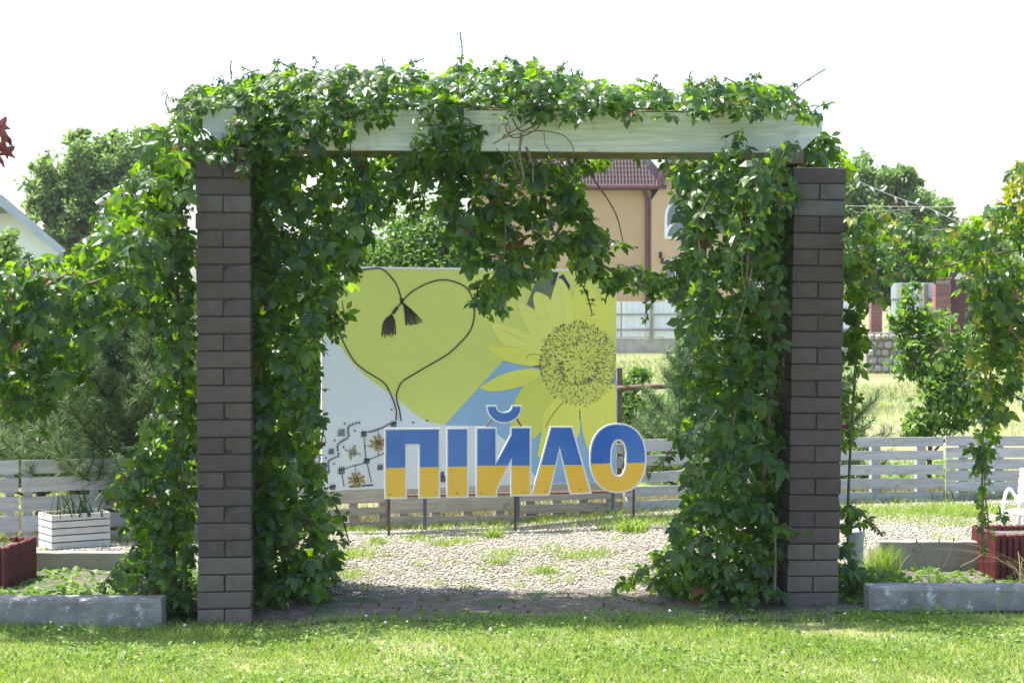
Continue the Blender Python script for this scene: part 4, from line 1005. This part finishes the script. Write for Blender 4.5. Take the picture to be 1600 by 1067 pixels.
# ---------------------------------------------------------------- tufts, weeds, ornamental grass
def ongr(px, py):
    D = 11.
    for _ in range(12): w = W(px, py, D); D = D*(CAMZ-gz(w.x, D))/(CAMZ-w.z)
    return (w.x, D, gz(w.x, D))
tuft('grass_tuft', ongr(590, 852), 70, .085, .006, (.3, 1.3), 'bright grass tuft at the foot of the leftmost rusty sign post', 'grass tuft', group='grass tufts on the gravel', r=.035)
tuft('grass_tuft', ongr(770, 841), 110, .10, .007, (.3, 1.2), 'bright grass tuft on the gravel left of the middle sign post', 'grass tuft', group='grass tufts on the gravel', r=.035)
tuft('grass_tuft', ongr(986, 832), 170, .13, .008, (.2, 1.2), 'large grass tuft on the gravel below the letter О', 'grass tuft', group='grass tufts on the gravel', r=.05)
tuft('grass_tuft', ongr(950, 830), 60, .08, .007, (.3, 1.4), 'smaller grass tuft left of the large one below the letter О', 'grass tuft', group='grass tufts on the gravel', r=.04)
tuft('grass_tuft', ongr(1500, 808), 160, .10, .007, (.2, 1.1), 'bright grass tuft by the fence behind the right slab', 'grass tuft', group='grass tufts on the gravel', r=.09)
tuft('bushy_weed', (W(1375, HY, 10.35).x, 10.3, .01), 260, .20, .005, (.1, .7), 'feathery green weed by the concrete slab near the bucket', 'plant', r=.05)
tuft('ornamental_grass', (W(1620, HY, 9.85).x, 9.95, .0), 46, .50, .006, (.8, 1.6), 'long arching yellow green grass in front of the right red planter', 'grass plant', 'drygrass', .03, bend=.9)
tuft('spiky_weed', (W(1465, HY, 9.9).x, 9.8, .01), 60, .12, .006, (.4, 1.5), 'pale spiky weed in the flower bed behind the right kerb', 'plant', 'grass', .04)
sw = thing('seed_stalk_weed', (W(1460, HY, 9.8).x, 9.85, 0), 'thin seed stalks rising before the right concrete slab', 'plant')
for a in ((1448,890,1432,845), (1466,890,1467,845), (1472,888,1490,842), (1500,885,1540,862)):
    MB().tube(smoothpath([W(a[0], a[1], 9.85), W((a[0]+a[2])/2+3, (a[1]+a[3])/2, 9.85), W(a[2], a[3], 9.85)], 4), .0022, 4).build('stalk', M['drygrass'], sw)
    MB().tube([W(a[2], a[3]+3, 9.85), W(a[2]+.5, a[3]-3, 9.85)], [.006, .003], 5).build('seed_head', M['drygrass'], sw)
# one long arching blade in front of right kerb
ab = thing('arching_grass_blade', W(1557, 965, 8.9), 'single long yellow grass blade arching over the right kerb', 'grass')
MB().tube(smoothpath([W(1557, 968, 8.9), W(1562, 935, 8.9), W(1585, 908, 8.92), W(1625, 893, 8.95), W(1660, 900, 9)], 5), .0035, 4).build('blade', M['grass'], ab)
# leafy ground cover in the beds
def cover(name, boxes, label, m_='clover', s=(.03, .065)):
    Ps = []
    for x0, x1, y0, y1, z1, n in boxes:
        x = rng.uniform(x0, x1, n); y = rng.uniform(y0, y1, n); z = rng.uniform(.005, 1, n)**1.3*z1*(.55+.45*np.sin(x*11+y*3)); Ps.append(np.stack([x, y, np.abs(z)+.01+dip(x, y)], -1))
    P = np.concatenate(Ps); V, F = leafquads(P, rng.uniform(*s, len(P)), .9); tag(raw(name, V, F, M[m_]), label, 'weeds', kind='stuff')
cover('bed_weeds', [(-2.3, -1.75, 9.2, 10.3, .10, 700), (-3.2, -2.3, 9.15, 9.7, .06, 450), (-3.2, -1.8, 9.15, 10.4, .03, 700)], 'low broad leaved weeds in the bed behind the left kerb')
cover('bed_weeds', [(1.8, 2.25, 9.3, 10.0, .13, 900), (2.2, 3.4, 9.25, 9.6, .08, 1100), (2.0, 3.4, 9.6, 10.4, .035, 700)], 'broad leaved weeds in the flower bed behind the right kerb')
cover('kerb_weeds', [(1.75, 2.4, 8.75, 9.05, .06, 420), (-3.2, -1.8, 8.7, 8.9, .035, 500), (1.4, 3.2, 8.7, 9.05, .03, 500), (-1.3, 1.4, 8.6, 8.9, .02, 350)], 'small weeds along the front of the kerbs', s=(.012, .035))
cover('fallen_leaves', [(-1.35, 1.5, 9.0, 9.75, .012, 260), (-2.0, -1.1, 8.9, 9.4, .03, 180)], 'dry brown leaves fallen under the gate', 'vine_red', s=(.015, .04))

# ---------------------------------------------------------------- pines, shrubs, trees
def pine(base, h, spread, label, nb=46, nl=.085, dens=1.0, seed=1, lean=(0, 0)):
    r = random.Random(seed); root = thing('pine_tree', base, label, 'pine tree', 'young pines behind the slat fence'); b = Vector(base)
    tip = b+Vector((lean[0], lean[1], h)); MB().tube(smoothpath([b, b.lerp(tip, .5)+Vector((.03, 0, 0)), tip], 5), [.035*(1-i/11.) +.006 for i in range(11)], 8).build('trunk', M['bark'], root, True)
    twigs = []; bm_ = MB()
    for i in range(nb):
        t = .06+.92*(i/nb); a = i*2.4+r.uniform(-.3, .3); L = spread*(1-t)**.75*r.uniform(.7, 1.1)+.08
        p0 = b.lerp(tip, t); d = Vector((math.cos(a), math.sin(a), .25+.5*t)).normalized()
        p1 = p0+d*L*.5; p2 = p0+d*L+Vector((0, 0, L*.22)); path = smoothpath([p0, p1, p2], 4); bm_.tube(path, [.011*(1-.7*k/len(path))*(.6+.6*(1-t)) for k in range(len(path))], 5)
        twigs.append(path[len(path)//3:])
        for k in range(2, len(path)):
            for s in (-1, 1):
                if r.random() < .85:
                    sd_ = Vector((-d.y*s, d.x*s, r.uniform(.1, .6)))+d*.8; sd_.normalize(); q = [path[k], path[k]+sd_*L*r.uniform(.18, .34), ]; q.append(q[1]+Vector((0, 0, .05)))
                    bm_.tube(q, [.005, .004, .003], 4); twigs.append(q)
    bm_.build('branches', M['bark'], root)
    P = []; Dn = []
    for q in twigs:
        for i in range(len(q)-1):
            l = (q[i+1]-q[i]).length; m_ = max(4, int(l*420*dens)); t = (q[i+1]-q[i]).normalized()
            u = rng.random(m_)[:, None]; P.append(np.array(q[i])+u*np.array(q[i+1]-q[i])); v = rng.normal(0, 1, (m_, 3)); v -= (v@np.array(t))[:, None]*np.array(t)*.9
            v /= np.linalg.norm(v, axis=1)[:, None]; Dn.append(v*.75+np.array(t)*.75)
    P = np.concatenate(P); Dn = np.concatenate(Dn); Dn /= np.linalg.norm(Dn, axis=1)[:, None]; n = len(P)
    S = np.cross(Dn, rng.normal(0, 1, (n, 3))); S /= np.linalg.norm(S, axis=1)[:, None]; L = rng.uniform(.7, 1.2, n)[:, None]*nl; w = .0016
    V = np.stack([P-S*w, P+S*w, P+Dn*L*.6+S*w, P+Dn*L+np.array([0, 0, -.006]), P+Dn*L*.6-S*w], 1); F = np.array([(0, 1, 2), (0, 2, 4), (4, 2, 3)]); F = (F[None]+(np.arange(n)*5)[:, None, None]).reshape(-1, 3)
    o = raw('crown', V.reshape(-1, 3), F, M['needle'], root); o['kind'] = 'stuff'
def gp(px, D): w = W(px, HY, D); return (w.x, D, gz(w.x, D))
pine(gp(195, 11.85), 1.75, .95, 'broad young pine behind the white crate planter', 60, seed=3, dens=1.2)
pine(gp(60, 12.9), 1.45, .95, 'lower pine spreading behind the left end of the fence', 46, seed=5, dens=1.4)
pine(gp(1085, 13.4), 1.15, .55, 'small light green pine between the letters and right pillar', 36, seed=8, dens=.9)
pine(gp(1290, 13.6), .95, .5, 'small pine peeking out right of the right pillar', 26, seed=9, dens=.7)

def leafcloud(name, m_, blobs, root, n, size, shell=.5, sp=.17, cl=45):
    """blobs: (centre, (rx,ry,rz)); leaves gathered into clumps"""
    vol = np.array([b[1][0]*b[1][2] for b in blobs]); cnt = (n*vol/vol.sum()).astype(int); Ps = []
    for (c, r), k in zip(blobs, cnt):
        ncl = max(6, k//cl); d = rng.normal(0, 1, (ncl, 3)); d /= np.linalg.norm(d, axis=1)[:, None]; rad = rng.random(ncl)**shell*rng.uniform(.7, 1.25, ncl)
        cc = np.array(c)+d*rad[:, None]*np.array(r); i = rng.integers(0, ncl, k); q = rng.normal(0, 1, (k, 3))*np.array(r).mean()*sp; Ps.append(cc[i]+q)
    P = np.concatenate(Ps); P[:, 2] = np.maximum(P[:, 2], .02); V, F = leafquads(P, rng.uniform(.7, 1.3, len(P))*size, .35); o = raw(name, V, F, M[m_], root); o['kind'] = 'stuff'; return P
def tree(name, cat, base, label, blobs_px, D, m_, n, size, group=None, tr=.06, nbr=10, ry=None):
    root = thing(name, base, label, cat, group); b = Vector(base); blobs = []
    for (px, py, rx, rz_) in blobs_px:
        d = D+random.uniform(-.3, .3)*rx*D/FPX; c = W(px, py, d); s = D/FPX; blobs.append((c, (rx*s, (rx+rz_)/2*s if ry is None else ry, rz_*s)))
    leafcloud('crown', m_, blobs, root, int(n*(1.9 if D > 30 else 1.2)), size*(1.2 if D > 30 else 1), sp=.15 if D > 30 else .26, cl=80 if D > 30 else 45)
    mb = MB()
    for i, (c, r) in enumerate(blobs):
        fork = b.lerp(Vector((b.x, b.y, c.z)), .45); pth = smoothpath([b, fork, fork.lerp(c, .5)+Vector((random.uniform(-1, 1)*r[0]*.2, 0, r[2]*.1)), c], 4)
        mb.tube(pth, [tr*.6*(1-.9*k/len(pth)) for k in range(len(pth))], 6)
        for _ in range(4): e_ = c+Vector([random.uniform(-.8, .8)*r[j] for j in range(3)]); mb.tube([fork.lerp(c, .6), c.lerp(e_, .4), e_], [tr*.15, tr*.1, tr*.04], 4)
    mb.build('trunk', M['bark'], root, True); return root
bg_g = 'leafy trees in the gardens beyond the meadow'
tree('walnut_tree', 'tree', (W(150, HY, 44).x, 44, 0), 'large light green tree behind the white barn at upper left', [(85,300,42,50),(140,260,48,44),(190,270,50,55),(120,340,60,50),(200,340,50,60),(60,265,14,12),(130,215,22,14),(185,212,16,12),(230,240,30,30),(55,320,25,16),(150,400,80,40)], 44, 'tree_pale', 17000, .12, bg_g, .25)
tree('walnut_tree', 'tree', (W(1400, HY, 52).x, 52, 0), 'large green tree beyond the fence right of the gate', [(1345,290,40,40),(1400,300,40,34),(1350,350,60,50),(1420,350,50,50),(1330,260,16,14),(1405,272,30,16),(1360,400,60,50),(1430,285,14,18)], 52, 'tree_pale', 15000, .13, bg_g, .28)
tree('walnut_tree', 'tree', (W(1470, HY, 60).x, 60, 0), 'smaller bluish tree behind the large one at upper right', [(1465,335,32,28),(1490,370,34,30),(1460,380,50,40),(1530,390,40,30),(1560,410,50,30)], 60, 'tree_pale', 9000, .14, bg_g, .25)
tree('dark_hedge_tree', 'tree', (W(1430, HY, 42).x, 42, 0), 'dark evergreen behind the white fence at the right', [(1420,410,40,24),(1460,425,30,20),(1390,440,30,30),(1380,430,50,40)], 42, 'tree_dark', 7000, .11, bg_g, .2)
tree('apple_tree', 'tree', gp(660, 19), 'bushy apple tree showing above the billboard', [(650,360,55,45),(610,400,50,40),(700,380,50,50),(640,430,70,50),(720,440,60,50),(560,430,50,60),(670,500,90,60),(520,600,40,80),(480,560,50,70)], 19, 'tree', 14000, .062, None, .07)
tree('lilac_shrub', 'shrub', gp(1455, 14.0), 'upright lilac shrub behind the fence between pillar and right garland', [(1430,490,26,28),(1460,520,45,34),(1420,540,34,30),(1500,545,40,36),(1460,580,55,36),(1400,500,18,20),(1475,620,50,32),(1450,650,40,26),(1510,600,40,34),(1500,655,34,22),(1422,455,10,22),(1540,640,20,20),(1440,675,36,16)], 14.0, 'lilac', 3300, .062, None, .02)
tree('hazel_shrub', 'shrub', gp(1010, 15.5), 'leafy weeds and shrub behind the wooden rail', [(990,640,34,24),(1000,590,22,14),(985,610,20,16),(1010,660,30,22)], 15.5, 'tree', 1800, .06, None, .015)
tree('young_sapling', 'shrub', gp(488, 14.5), 'pale leafy sapling seen left of the billboard', [(490,600,24,50),(480,650,30,40),(500,560,14,30),(470,550,20,40)], 14.5, 'tree', 1500, .06, None, .015)
tree('willow_tree', 'tree', (W(12, HY, 24).x, 24, 0), 'small tree top poking above the garland at the left edge', [(5,390,30,28),(15,370,10,14),(-10,420,40,40)], 24, 'tree_pale', 1800, .09, bg_g, .08)
tree('spruce_bush', 'shrub', (W(1060, HY, 40).x, 40, 0), 'green bush in front of the beige house corner', [(1055,452,26,16),(1075,470,24,14),(1085,460,30,20)], 40, 'tree', 1800, .09, None, .08)
tree('garden_bush', 'shrub', (W(830, HY, 35).x, 35, 0), 'dark shrub low behind the billboard beside the house', [(720,400,60,30),(640,440,90,40),(560,450,80,50)], 35, 'tree_dark', 4000, .10, None, .1)
# far treeline
Bl = []
for i in range(60): x = -75+i*2.6; Bl.append((Vector((x, 150+random.uniform(-5, 5), random.uniform(.8, 1.8))), (random.uniform(2, 3.5), 2, random.uniform(1.2, 2.2))))
fc = np.concatenate([np.array(c)+rng.normal(0, .45, (260, 3))*np.array(r) for c, r in Bl]); fc[:, 2] = np.abs(fc[:, 2]); V, F = leafquads(fc, rng.uniform(.3, .6, len(fc)))
tag(raw('far_treeline', V, F, M['tree_dark']), 'far off row of trees closing the horizon behind the village', 'trees', kind='stuff')
# vegetable patch leaves near the rail
cover('garden_plants', [(1.0, 2.2, 16.5, 18.5, .35, 800), (1.2, 2.6, 20, 26, .4, 1200), (2.9, 4.2, 14, 16, .22, 500)], 'broad leaved garden plants growing behind the wooden rail', 'clover', (.06, .13))
# red maple at the left edge
mp = thing('red_maple', (-2.45, 7.0, 0), 'dark red maple leaves reaching in at the left edge', 'maple tree')
MB().tube(smoothpath([(-2.45, 7, 0), (-2.43, 7.02, 1.2), (-2.47, 6.95, 2.4), (-2.45, 7, 3.0)], 5), [.04*(1-.05*i) for i in range(16)], 8).build('trunk', M['bark'], mp, True)
mb = MB(); mleaf = []
for i in range(16):
    a = i*2.4; z = 1.75+i*.06; p0 = Vector((-2.45, 7, z)); p1 = p0+Vector((math.cos(a)*.27, math.sin(a)*.3, .14)); mb.tube([p0, p0.lerp(p1, .5)+Vector((0, 0, .03)), p1], [.01, .007, .003], 5)
    for _ in range(6): mleaf.append(p0.lerp(p1, random.uniform(.5, 1.0))+Vector((random.uniform(-.05, .05), random.uniform(-.05, .05), random.uniform(-.05, .04))))
mleaf += [W(8, 215, 6.95), W(14, 222, 7.0), W(10, 240, 7.0), W(3, 255, 6.95), W(2, 200, 7.05), W(-6, 230, 7.0)]
mb.build('branches', M['bark'], mp)
out = []
for k in range(5):
    ang = math.radians(90+(k-2)*52); l = (1, .9, .6)[abs(k-2)]
    out += [(math.cos(ang-.36)*l*.42, math.sin(ang-.36)*l*.42), (math.cos(ang-.17)*l*.72, math.sin(ang-.17)*l*.72), (math.cos(ang)*l, math.sin(ang)*l), (math.cos(ang+.17)*l*.72, math.sin(ang+.17)*l*.72)]
out += [(-.1, -.12), (0, -.35), (.1, -.12)]
me = bpy.data.meshes.new('leaf'); s = .085*K
V = [(0, .1*s, .1*s)]+[(x*s, y*s, -.15*s*(x*x+y*y)) for x, y in out]; nn = len(out); me.from_pydata(V, [], [(0, 1+i, 1+(i+1) % nn) for i in range(nn)]); me.materials.append(M['maple'])
for i, p in enumerate(mleaf):
    o = link_mesh('leaf', me, mp, p); o.rotation_euler = (math.radians(random.uniform(30, 110)), random.uniform(-.6, .6), random.uniform(-1, 1)) if i < len(mleaf)-6 else (1.2, random.uniform(-.4, .4), 1.2+random.uniform(-.4, .4))

# ---------------------------------------------------------------- wooden rail and post behind the board
wr = thing('wooden_rail_fence', gp(968, 14.2), 'dark post and brown wooden rail behind the billboard right edge', 'fence')
a, b = W(968, 574, 14.2), W(968, 720, 14.2); MB().box(((a.x), 14.2, (a.z+0)/2), (.045, .045, a.z), ch=.004).build('post', M['wood'], wr)
b2 = W(1250, 600, 14.9); MB().box((b2.x, 14.9, b2.z/2), (.045, .045, b2.z), ch=.004).build('post', M['wood'], wr)
MB().tube([W(965, 607, 14.15), W(1040, 603, 14.3), W(1250, 600, 14.85)], .024, 8).build('rail', M['wood'], wr, True)

# ---------------------------------------------------------------- background buildings
HD = 58.0
hs = thing('beige_house', (W(900, HY, HD).x, HD, 0), 'beige plastered house with dark red tiled roof seen through the gate', 'house')
def wz(py, D): return W(CX, py, D).z
def wxx(px, D): return W(px, HY, D).x
ez = wz(297, HD); x0, x1, x2 = wxx(735, HD), wxx(1017, HD), wxx(1175, HD)
MB().box(((x0+x1)/2, HD+3.2, ez/2), (x1-x0, 6.4, ez)).build('wall', M['plaster'], hs)
# main roof : hip with eave overhang
ax = W(905, 118, HD+3.4); o_ = .35; e0 = wz(292, HD)
R = [(x0-o_, HD-o_, e0), (wxx(1030, HD), HD-o_, e0), (wxx(1100, HD), HD+7, e0), (x0-o_, HD+7, e0)]
ap = (ax.x, HD+3.4, ax.z)
mb = MB(); mb.add([Vector(p) for p in R]+[Vector(ap)], [(0, 1, 4), (1, 2, 4), (2, 3, 4), (3, 0, 4), (3, 2, 1, 0)]); rf = mb.build('roof', M['roof'], hs)
# tile courses as real steps on the front slope
A_, B_, C_ = Vector(R[0]), Vector(R[1]), Vector(ap); mb = MB(); nrm = (B_-A_).cross(C_-A_).normalized(); nrm = nrm if nrm.y < 0 else -nrm
for i in range(26):
    t0, t1 = i/26, (i+1)/26
    p, q, r2, s2 = A_.lerp(C_, t0), B_.lerp(C_, t0), B_.lerp(C_, t1), A_.lerp(C_, t1)
    mb.prism([p+nrm*.045, q+nrm*.045, r2+nrm*.012, s2+nrm*.012], -nrm*.01)
for i in range(60):
    u = i/60; p = A_.lerp(B_, u); l = 1-abs(0); 
    # ribs up the slope, clipped by the hips
    cu = (ap[0]-A_.x)/(B_.x-A_.x); k = u/cu if u < cu else (1-u)/(1-cu); q = p+(C_-A_.lerp(B_, cu))*k
    mb.tube([p+nrm*.05, q+nrm*.03], .03, 4)
mb.build('roof_tiles', M['roof'], hs)['kind'] = 'stuff'
MB().box(((x0+wxx(1030, HD))/2, HD-o_-.05, e0-.03), (wxx(1030, HD)-x0+.4, .12, .13), ch=.02).build('gutter', M['pipe'], hs)
MB().tube(smoothpath([(wxx(1003, HD), HD-o_, e0-.1), (wxx(1009, HD), HD-.15, e0-.35), (wxx(1010.5, HD), HD-.09, e0-.8), (wxx(1010.5, HD), HD-.09, .2)], 5), .075, 8).build('downpipe', M['pipe'], hs, True)
MB().box(((x0+x1)/2-.0, HD-.04, wz(432, HD)), (x1-x0-.3, .07, .42)).build('grey_band', M['slate'], hs)
# gabled wing
gx = wxx(1100, HD); gh = wz(190, HD); WD = HD-.25
wing = [(x1, WD, 0), (x2, WD, 0), (x2, WD, wz(313, HD)), (gx, WD, gh), (x1, WD, wz(313, HD))]
MB().prism(wing, (0, 6.5, 0)).build('wall', M['plaster2'], hs)
for sgn, xe in ((-1, x1), (1, x2)):
    a = Vector((xe-sgn*.2, WD-.4, e0)); b = Vector((gx, WD-.4, gh+.12)); nn2 = Vector((0, 0, .16))
    MB().prism([a, b, b+nn2, a+nn2], (0, 7.2, 0)).build('roof', M['roof'], hs)
    MB().prism([a+Vector((0, -.04, -.1)), b+Vector((0, -.04, -.1)), b+Vector((0, -.04, .2)), a+Vector((0, -.04, .2))], (0, .035, 0)).build('verge_board', M['pipe'], hs)
def arch(cx, z0, z1, r, D, n=12): return [(cx-r, D, z0)]+[(cx+r*math.cos(math.pi-t*math.pi/n), D, z1+r*math.sin(math.pi-t*math.pi/n)) for t in range(n+1)]+[(cx+r, D, z0)]
wc = wxx(1072, HD); wr_ = wxx(1107, HD)-wc; zz0, zz1 = wz(374, HD), wz(340, HD)
fr = MB().prism(arch(wc, zz0, zz1, wr_, WD-.03), (0, .02, 0)).build('window', M['pvc'], hs)
for s_ in (-1, 1):
    n = 8; pa = [(wc+s_*.07, WD-.045, zz0+.09), (wc+s_*(wr_-.09), WD-.045, zz0+.09), (wc+s_*(wr_-.09), WD-.045, zz1)]+[(wc+s_*(wr_-.09)*math.cos(t*math.pi/2/n), WD-.045, zz1+(wr_-.09)*math.sin(t*math.pi/2/n)) for t in range(1, n)]+[(wc+s_*.07, WD-.045, zz1+wr_-.12)]
    MB().prism(pa, (0, .01, 0)).build('pane', M['glass'], fr)
mb = MB(); mb.tube([(wc+(wr_-.05)*math.cos(t), WD-.06, zz0+.05+(wr_-.1)*math.sin(t)) for t in np.linspace(0, math.pi, 14)], .045, 6); mb.build('muntin', M['pvc'], fr)
dz0, dz1 = 0, wz(405, HD)
fr2 = MB().box((wxx(1075, HD), WD-.03, (dz0+dz1)/2), (wxx(1112, HD)-wxx(1038, HD), .05, dz1-dz0)).build('door', M['pvc'], hs)
for a, b in ((1038.5, 1052), (1058, 1074), (1079, 1108)):
    MB().box(((wxx(a, HD)+wxx(b, HD))/2, WD-.062, dz1-.75), (wxx(b, HD)-wxx(a, HD), .01, 1.2)).build('pane', M['glass'], fr2)
mb = MB().tube([(wxx(1030, HD), WD, wz(403, HD)), (wxx(1030, HD), WD-.2, wz(401, HD))], .03, 6).box((wxx(1030, HD), WD-.2, wz(399, HD)), (.11, .11, .22), ch=.03).box((wxx(1033, HD), WD-.15, wz(408, HD)), (.09, .09, .2), ch=.02); mb.build('wall_lamp', M['black'], hs)

# barn at the left
BD = 40.0
bn = thing('white_barn', (wxx(5, BD), BD, 0), 'white gabled barn with blue grey boards at the left edge', 'barn')
xa, za = wxx(12, BD), wz(318, BD); xl_, xrr, zl = wxx(-80, BD), wxx(104, BD), wz(392, BD)
MB().prism([(xl_, BD, 0), (xrr-.15, BD, 0), (xrr-.15, BD, zl), (xa, BD, za), (xl_, BD, zl)], (-3.2, 8, 0)).build('wall', M['wallwhite'], bn)
for xe in (xl_-.1, xrr+.05):
    a = Vector((xe, BD-.45, zl-.02)); b = Vector((xa, BD-.45, za+.10)); t = Vector((0, 0, .09))
    MB().prism([a, b, b+t, a+t], (-3.6, 9, 0)).build('roof', M['slate'], bn)
    MB().prism([a+Vector((0, -.03, -.13)), b+Vector((0, -.03, -.2)), b+Vector((0, -.03, .06)), a+Vector((0, -.03, .06))], (0, .028, 0)).build('bargeboard', M['fascia'], bn)
zc = wz(334, BD); MB().prism([(wxx(-8, BD), BD-.03, zc), (wxx(33, BD), BD-.03, zc), (xa, BD-.03, za-.05)], (0, .028, 0)).build('gable_boards', M['fascia'], bn)
# small gabled outbuilding behind the left garland
ob = thing('small_outbuilding', (wxx(200, 36), 36, 0), 'small roof with pale verge boards glimpsed through the left creeper', 'outbuilding')
MB().box((wxx(195, 36), 37.5, wz(345, 36)/2), (1.0, 3, wz(345, 36))).build('wall', M['fascia'], ob)
for p, q in (((150, 318), (218, 272)), ((165, 312), (210, 296))): MB().tube([W(*p, 36), W(*q, 36)], .035, 4).build('verge_board', M['white'], ob)
MB().prism([W(150, 318, 36), W(222, 270, 36), W(240, 318, 36)], (0, 3.2, 0)).build('roof', M['slate'], ob)
MB().tube([W(162, 325, 36), W(148, 360, 36)], .04, 4).build('corner_board', M['white'], ob)

# profiled sheet fences
def sheet_fence(xa, xb, Da, Db, zp, zt, label, panels, posts):
    pn = Plane(xa, Da, xb, Db); L = (pn.b-pn.a).length; root = thing('sheet_fence', (pn.a.lerp(pn.b, .5).x, pn.a.lerp(pn.b, .5).y, 0), label, 'fence', 'white sheet metal fences beyond the meadow')
    q = lambda u, z, o=0: Vector((pn.a.x+pn.t.x*u*L+pn.n.x*o, pn.a.y+pn.t.y*u*L+pn.n.y*o, z))
    MB().prism([q(0, 0), q(1, 0), q(1, zp), q(0, zp)], -pn.n*.2).build('plinth', M['rubble'], root)
    for i in range(panels):
        u0, u1 = i/panels+.002, (i+1)/panels-.002; n = max(4, int((u1-u0)*L/.085)); V = []; F = []
        for k in range(n+1):
            for z in (zp+.03, zt): V.append(q(u0+(u1-u0)*k/n, z, .02 if k % 2 else -.005))
        for k in range(n): F.append((2*k, 2*k+2, 2*k+3, 2*k+1))
        raw('sheet', V, F, M['sheet'], root)
    for z in (zp+(zt-zp)*.2, zp+(zt-zp)*.62): MB().prism([q(0, z, .05), q(1, z, .05), q(1, z+.045, .05), q(0, z+.045, .05)], -pn.n*.03).build('rail', M['slat_grey'], root)
    for i in range(posts):
        u = (i+.5)/posts; MB().box(q(u, (zt+zp)/2, .09), (.10, .08, zt-zp), ch=.01).build('post', M['slab'], root)
sheet_fence(690, 1345, 48, 48, .42, wz(471, 48), 'white sheet fence on a low plinth in front of the beige house', 14, 7)
sheet_fence(1392, 1462, 36.5, 36.5, .9, wz(442, 36.5), 'white sheet fence on a stone wall left of the dark red gate', 2, 2)
# stone wall: separate rubble stones
sw_ = thing('stone_wall', (wxx(1420, 36), 36, 0), 'rubble stone wall below the fence and shrub at the right', 'wall')
MB().box(((wxx(1358, 36)+wxx(1463, 36))/2, 36.35, .42), (wxx(1463, 36)-wxx(1358, 36), .25, .84)).build('core', M['slab'], sw_)
for i in range(9):
    for j in range(5):
        x = wxx(1358, 36)+.08+i*.155+(j % 2)*.06; z = .09+j*.165
        mb = MB().box((x, 36.2, z), (.14*random.uniform(.8, 1.1), .12, .14*random.uniform(.8, 1.05)), tilt=('Y', random.uniform(-.25, .25)), ch=.03); mb.build('stone', M['rubble'], sw_)
def bpost(px, D, zt, w, label):
    x = wxx(px, D); root = thing('brick_gatepost', (x, D, 0), label, 'gatepost', 'red brown brick gateposts beyond the meadow')
    MB().box((x, D+.17, zt/2), (w-.02, w-.02, zt-.01)).build('mortar', M['slab'], root); n = int(zt/.085)
    me = {}
    for i in range(n):
        for s in ((-1, 1) if i % 2 else (0,)):
            wd = (w/2-.008) if i % 2 else w
            if wd not in me:
                b_ = MB().box((0, 0, 0), (wd, w, .075)); m_ = bpy.data.meshes.new('brick'); m_.from_pydata([tuple(Vector(v)*K) for v in b_.v], [], b_.f); m_.materials.append(M['clay']); me[wd] = m_
            link_mesh('brick', me[wd], root, (x+s*(w/4+.002), D+.17, .045+i*.085))
    MB().box((x, D+.17, zt+.02), (w+.06, w+.06, .05), ch=.01).build('cap', M['clay'], root)
bpost(1474, 35.6, wz(437, 35.6), .31, 'brick gatepost left of the dark red gate')
bpost(1612, 35.6, wz(437, 35.6), .31, 'brick gatepost right of the dark red gate at the edge')
bpost(1371, 36.7, wz(460, 36.7), .24, 'lower brick gatepost at the end of the rubble wall')
gt = thing('metal_gate', (wxx(1543, 35.7), 35.7, 0), 'dark red metal gate between two brick gateposts', 'gate')
M['gate'] = mat('dark_red_gate_paint', (.085, .022, .03), (.11, .03, .04), rough=.45, scale=2)
for i in range(10):
    a = wxx(1487+i*11.2, 35.7); b = wxx(1487+(i+1)*11.2-.6, 35.7); MB().box(((a+b)/2, 35.75, .45+(wz(444, 35.7))/2-.1), (b-a, .03, wz(444, 35.7)-.5)).build('panel', M['gate'], gt)
# grey wedge + concrete footing at the far end of the wall
# ---------------------------------------------------------------- string lights and wires
st = thing('string_lights', W(1340, 288, 10.2), 'cord of small pale bulbs sloping down from the right pillar', 'string lights')
cp_ = smoothpath([W(1318, 272, 9.9), W(1360, 292, 10.4), W(1410, 312, 10.9), W(1450, 325, 11.3), W(1500, 348, 11.8), W(1560, 370, 12.4)], 8)
MB().tube(cp_, .0032, 5).build('cord', M['cord'], st)
for i in range(12):
    p = cp_[int(3+i*2.9)]; d = Vector((random.uniform(-.7, .7), random.uniform(-.5, .5), -1)).normalized() if i % 3 else Vector((.6, 0, .7)).normalized()
    MB().tube([p, p+d*.010, p+d*.013, p+d*.036, p+d*.042], [.004, .0045, .007, .0065, .002], 8).build('bulb', M['bulb'], st, True)
for k, (a, b, c, d) in enumerate(((1318,322,1700,318), (1318,334,1700,300), (1318,358,1700,352))):
    w_ = thing('overhead_wire', W(1500, 325, 38), ('upper', 'middle', 'lower')[k]+' thin overhead wire crossing behind the right trees', 'wire', 'overhead wires at the right')
    MB().tube([W(a, b, 51), W((a+c)/2, (b+d)/2+4, 50), W(c, d, 49), W(c+700, d-8, 48)], .006, 4).build('wire', M['cord'], w_)

# ---------------------------------------------------------------- thin summer haze
hz = MB().box((0, 110, 4.5), (460, 300, 11)).build('haze', M['white']); hz.data.materials.clear()
hm = bpy.data.materials.new('haze'); hm.use_nodes = True; hn = hm.node_tree; hn.nodes.remove(hn.nodes['Principled BSDF'])
pv = hn.nodes.new('ShaderNodeVolumePrincipled'); pv.inputs['Color'].default_value = (.93, .96, 1, 1); pv.inputs['Density'].default_value = .0003; pv.inputs['Anisotropy'].default_value = .3
hn.links.new(pv.outputs[0], hn.nodes['Material Output'].inputs['Volume']); hz.data.materials.append(hm); hz['kind'] = 'stuff'
tag(hz, 'thin pale summer haze filling the air over the village', 'haze')
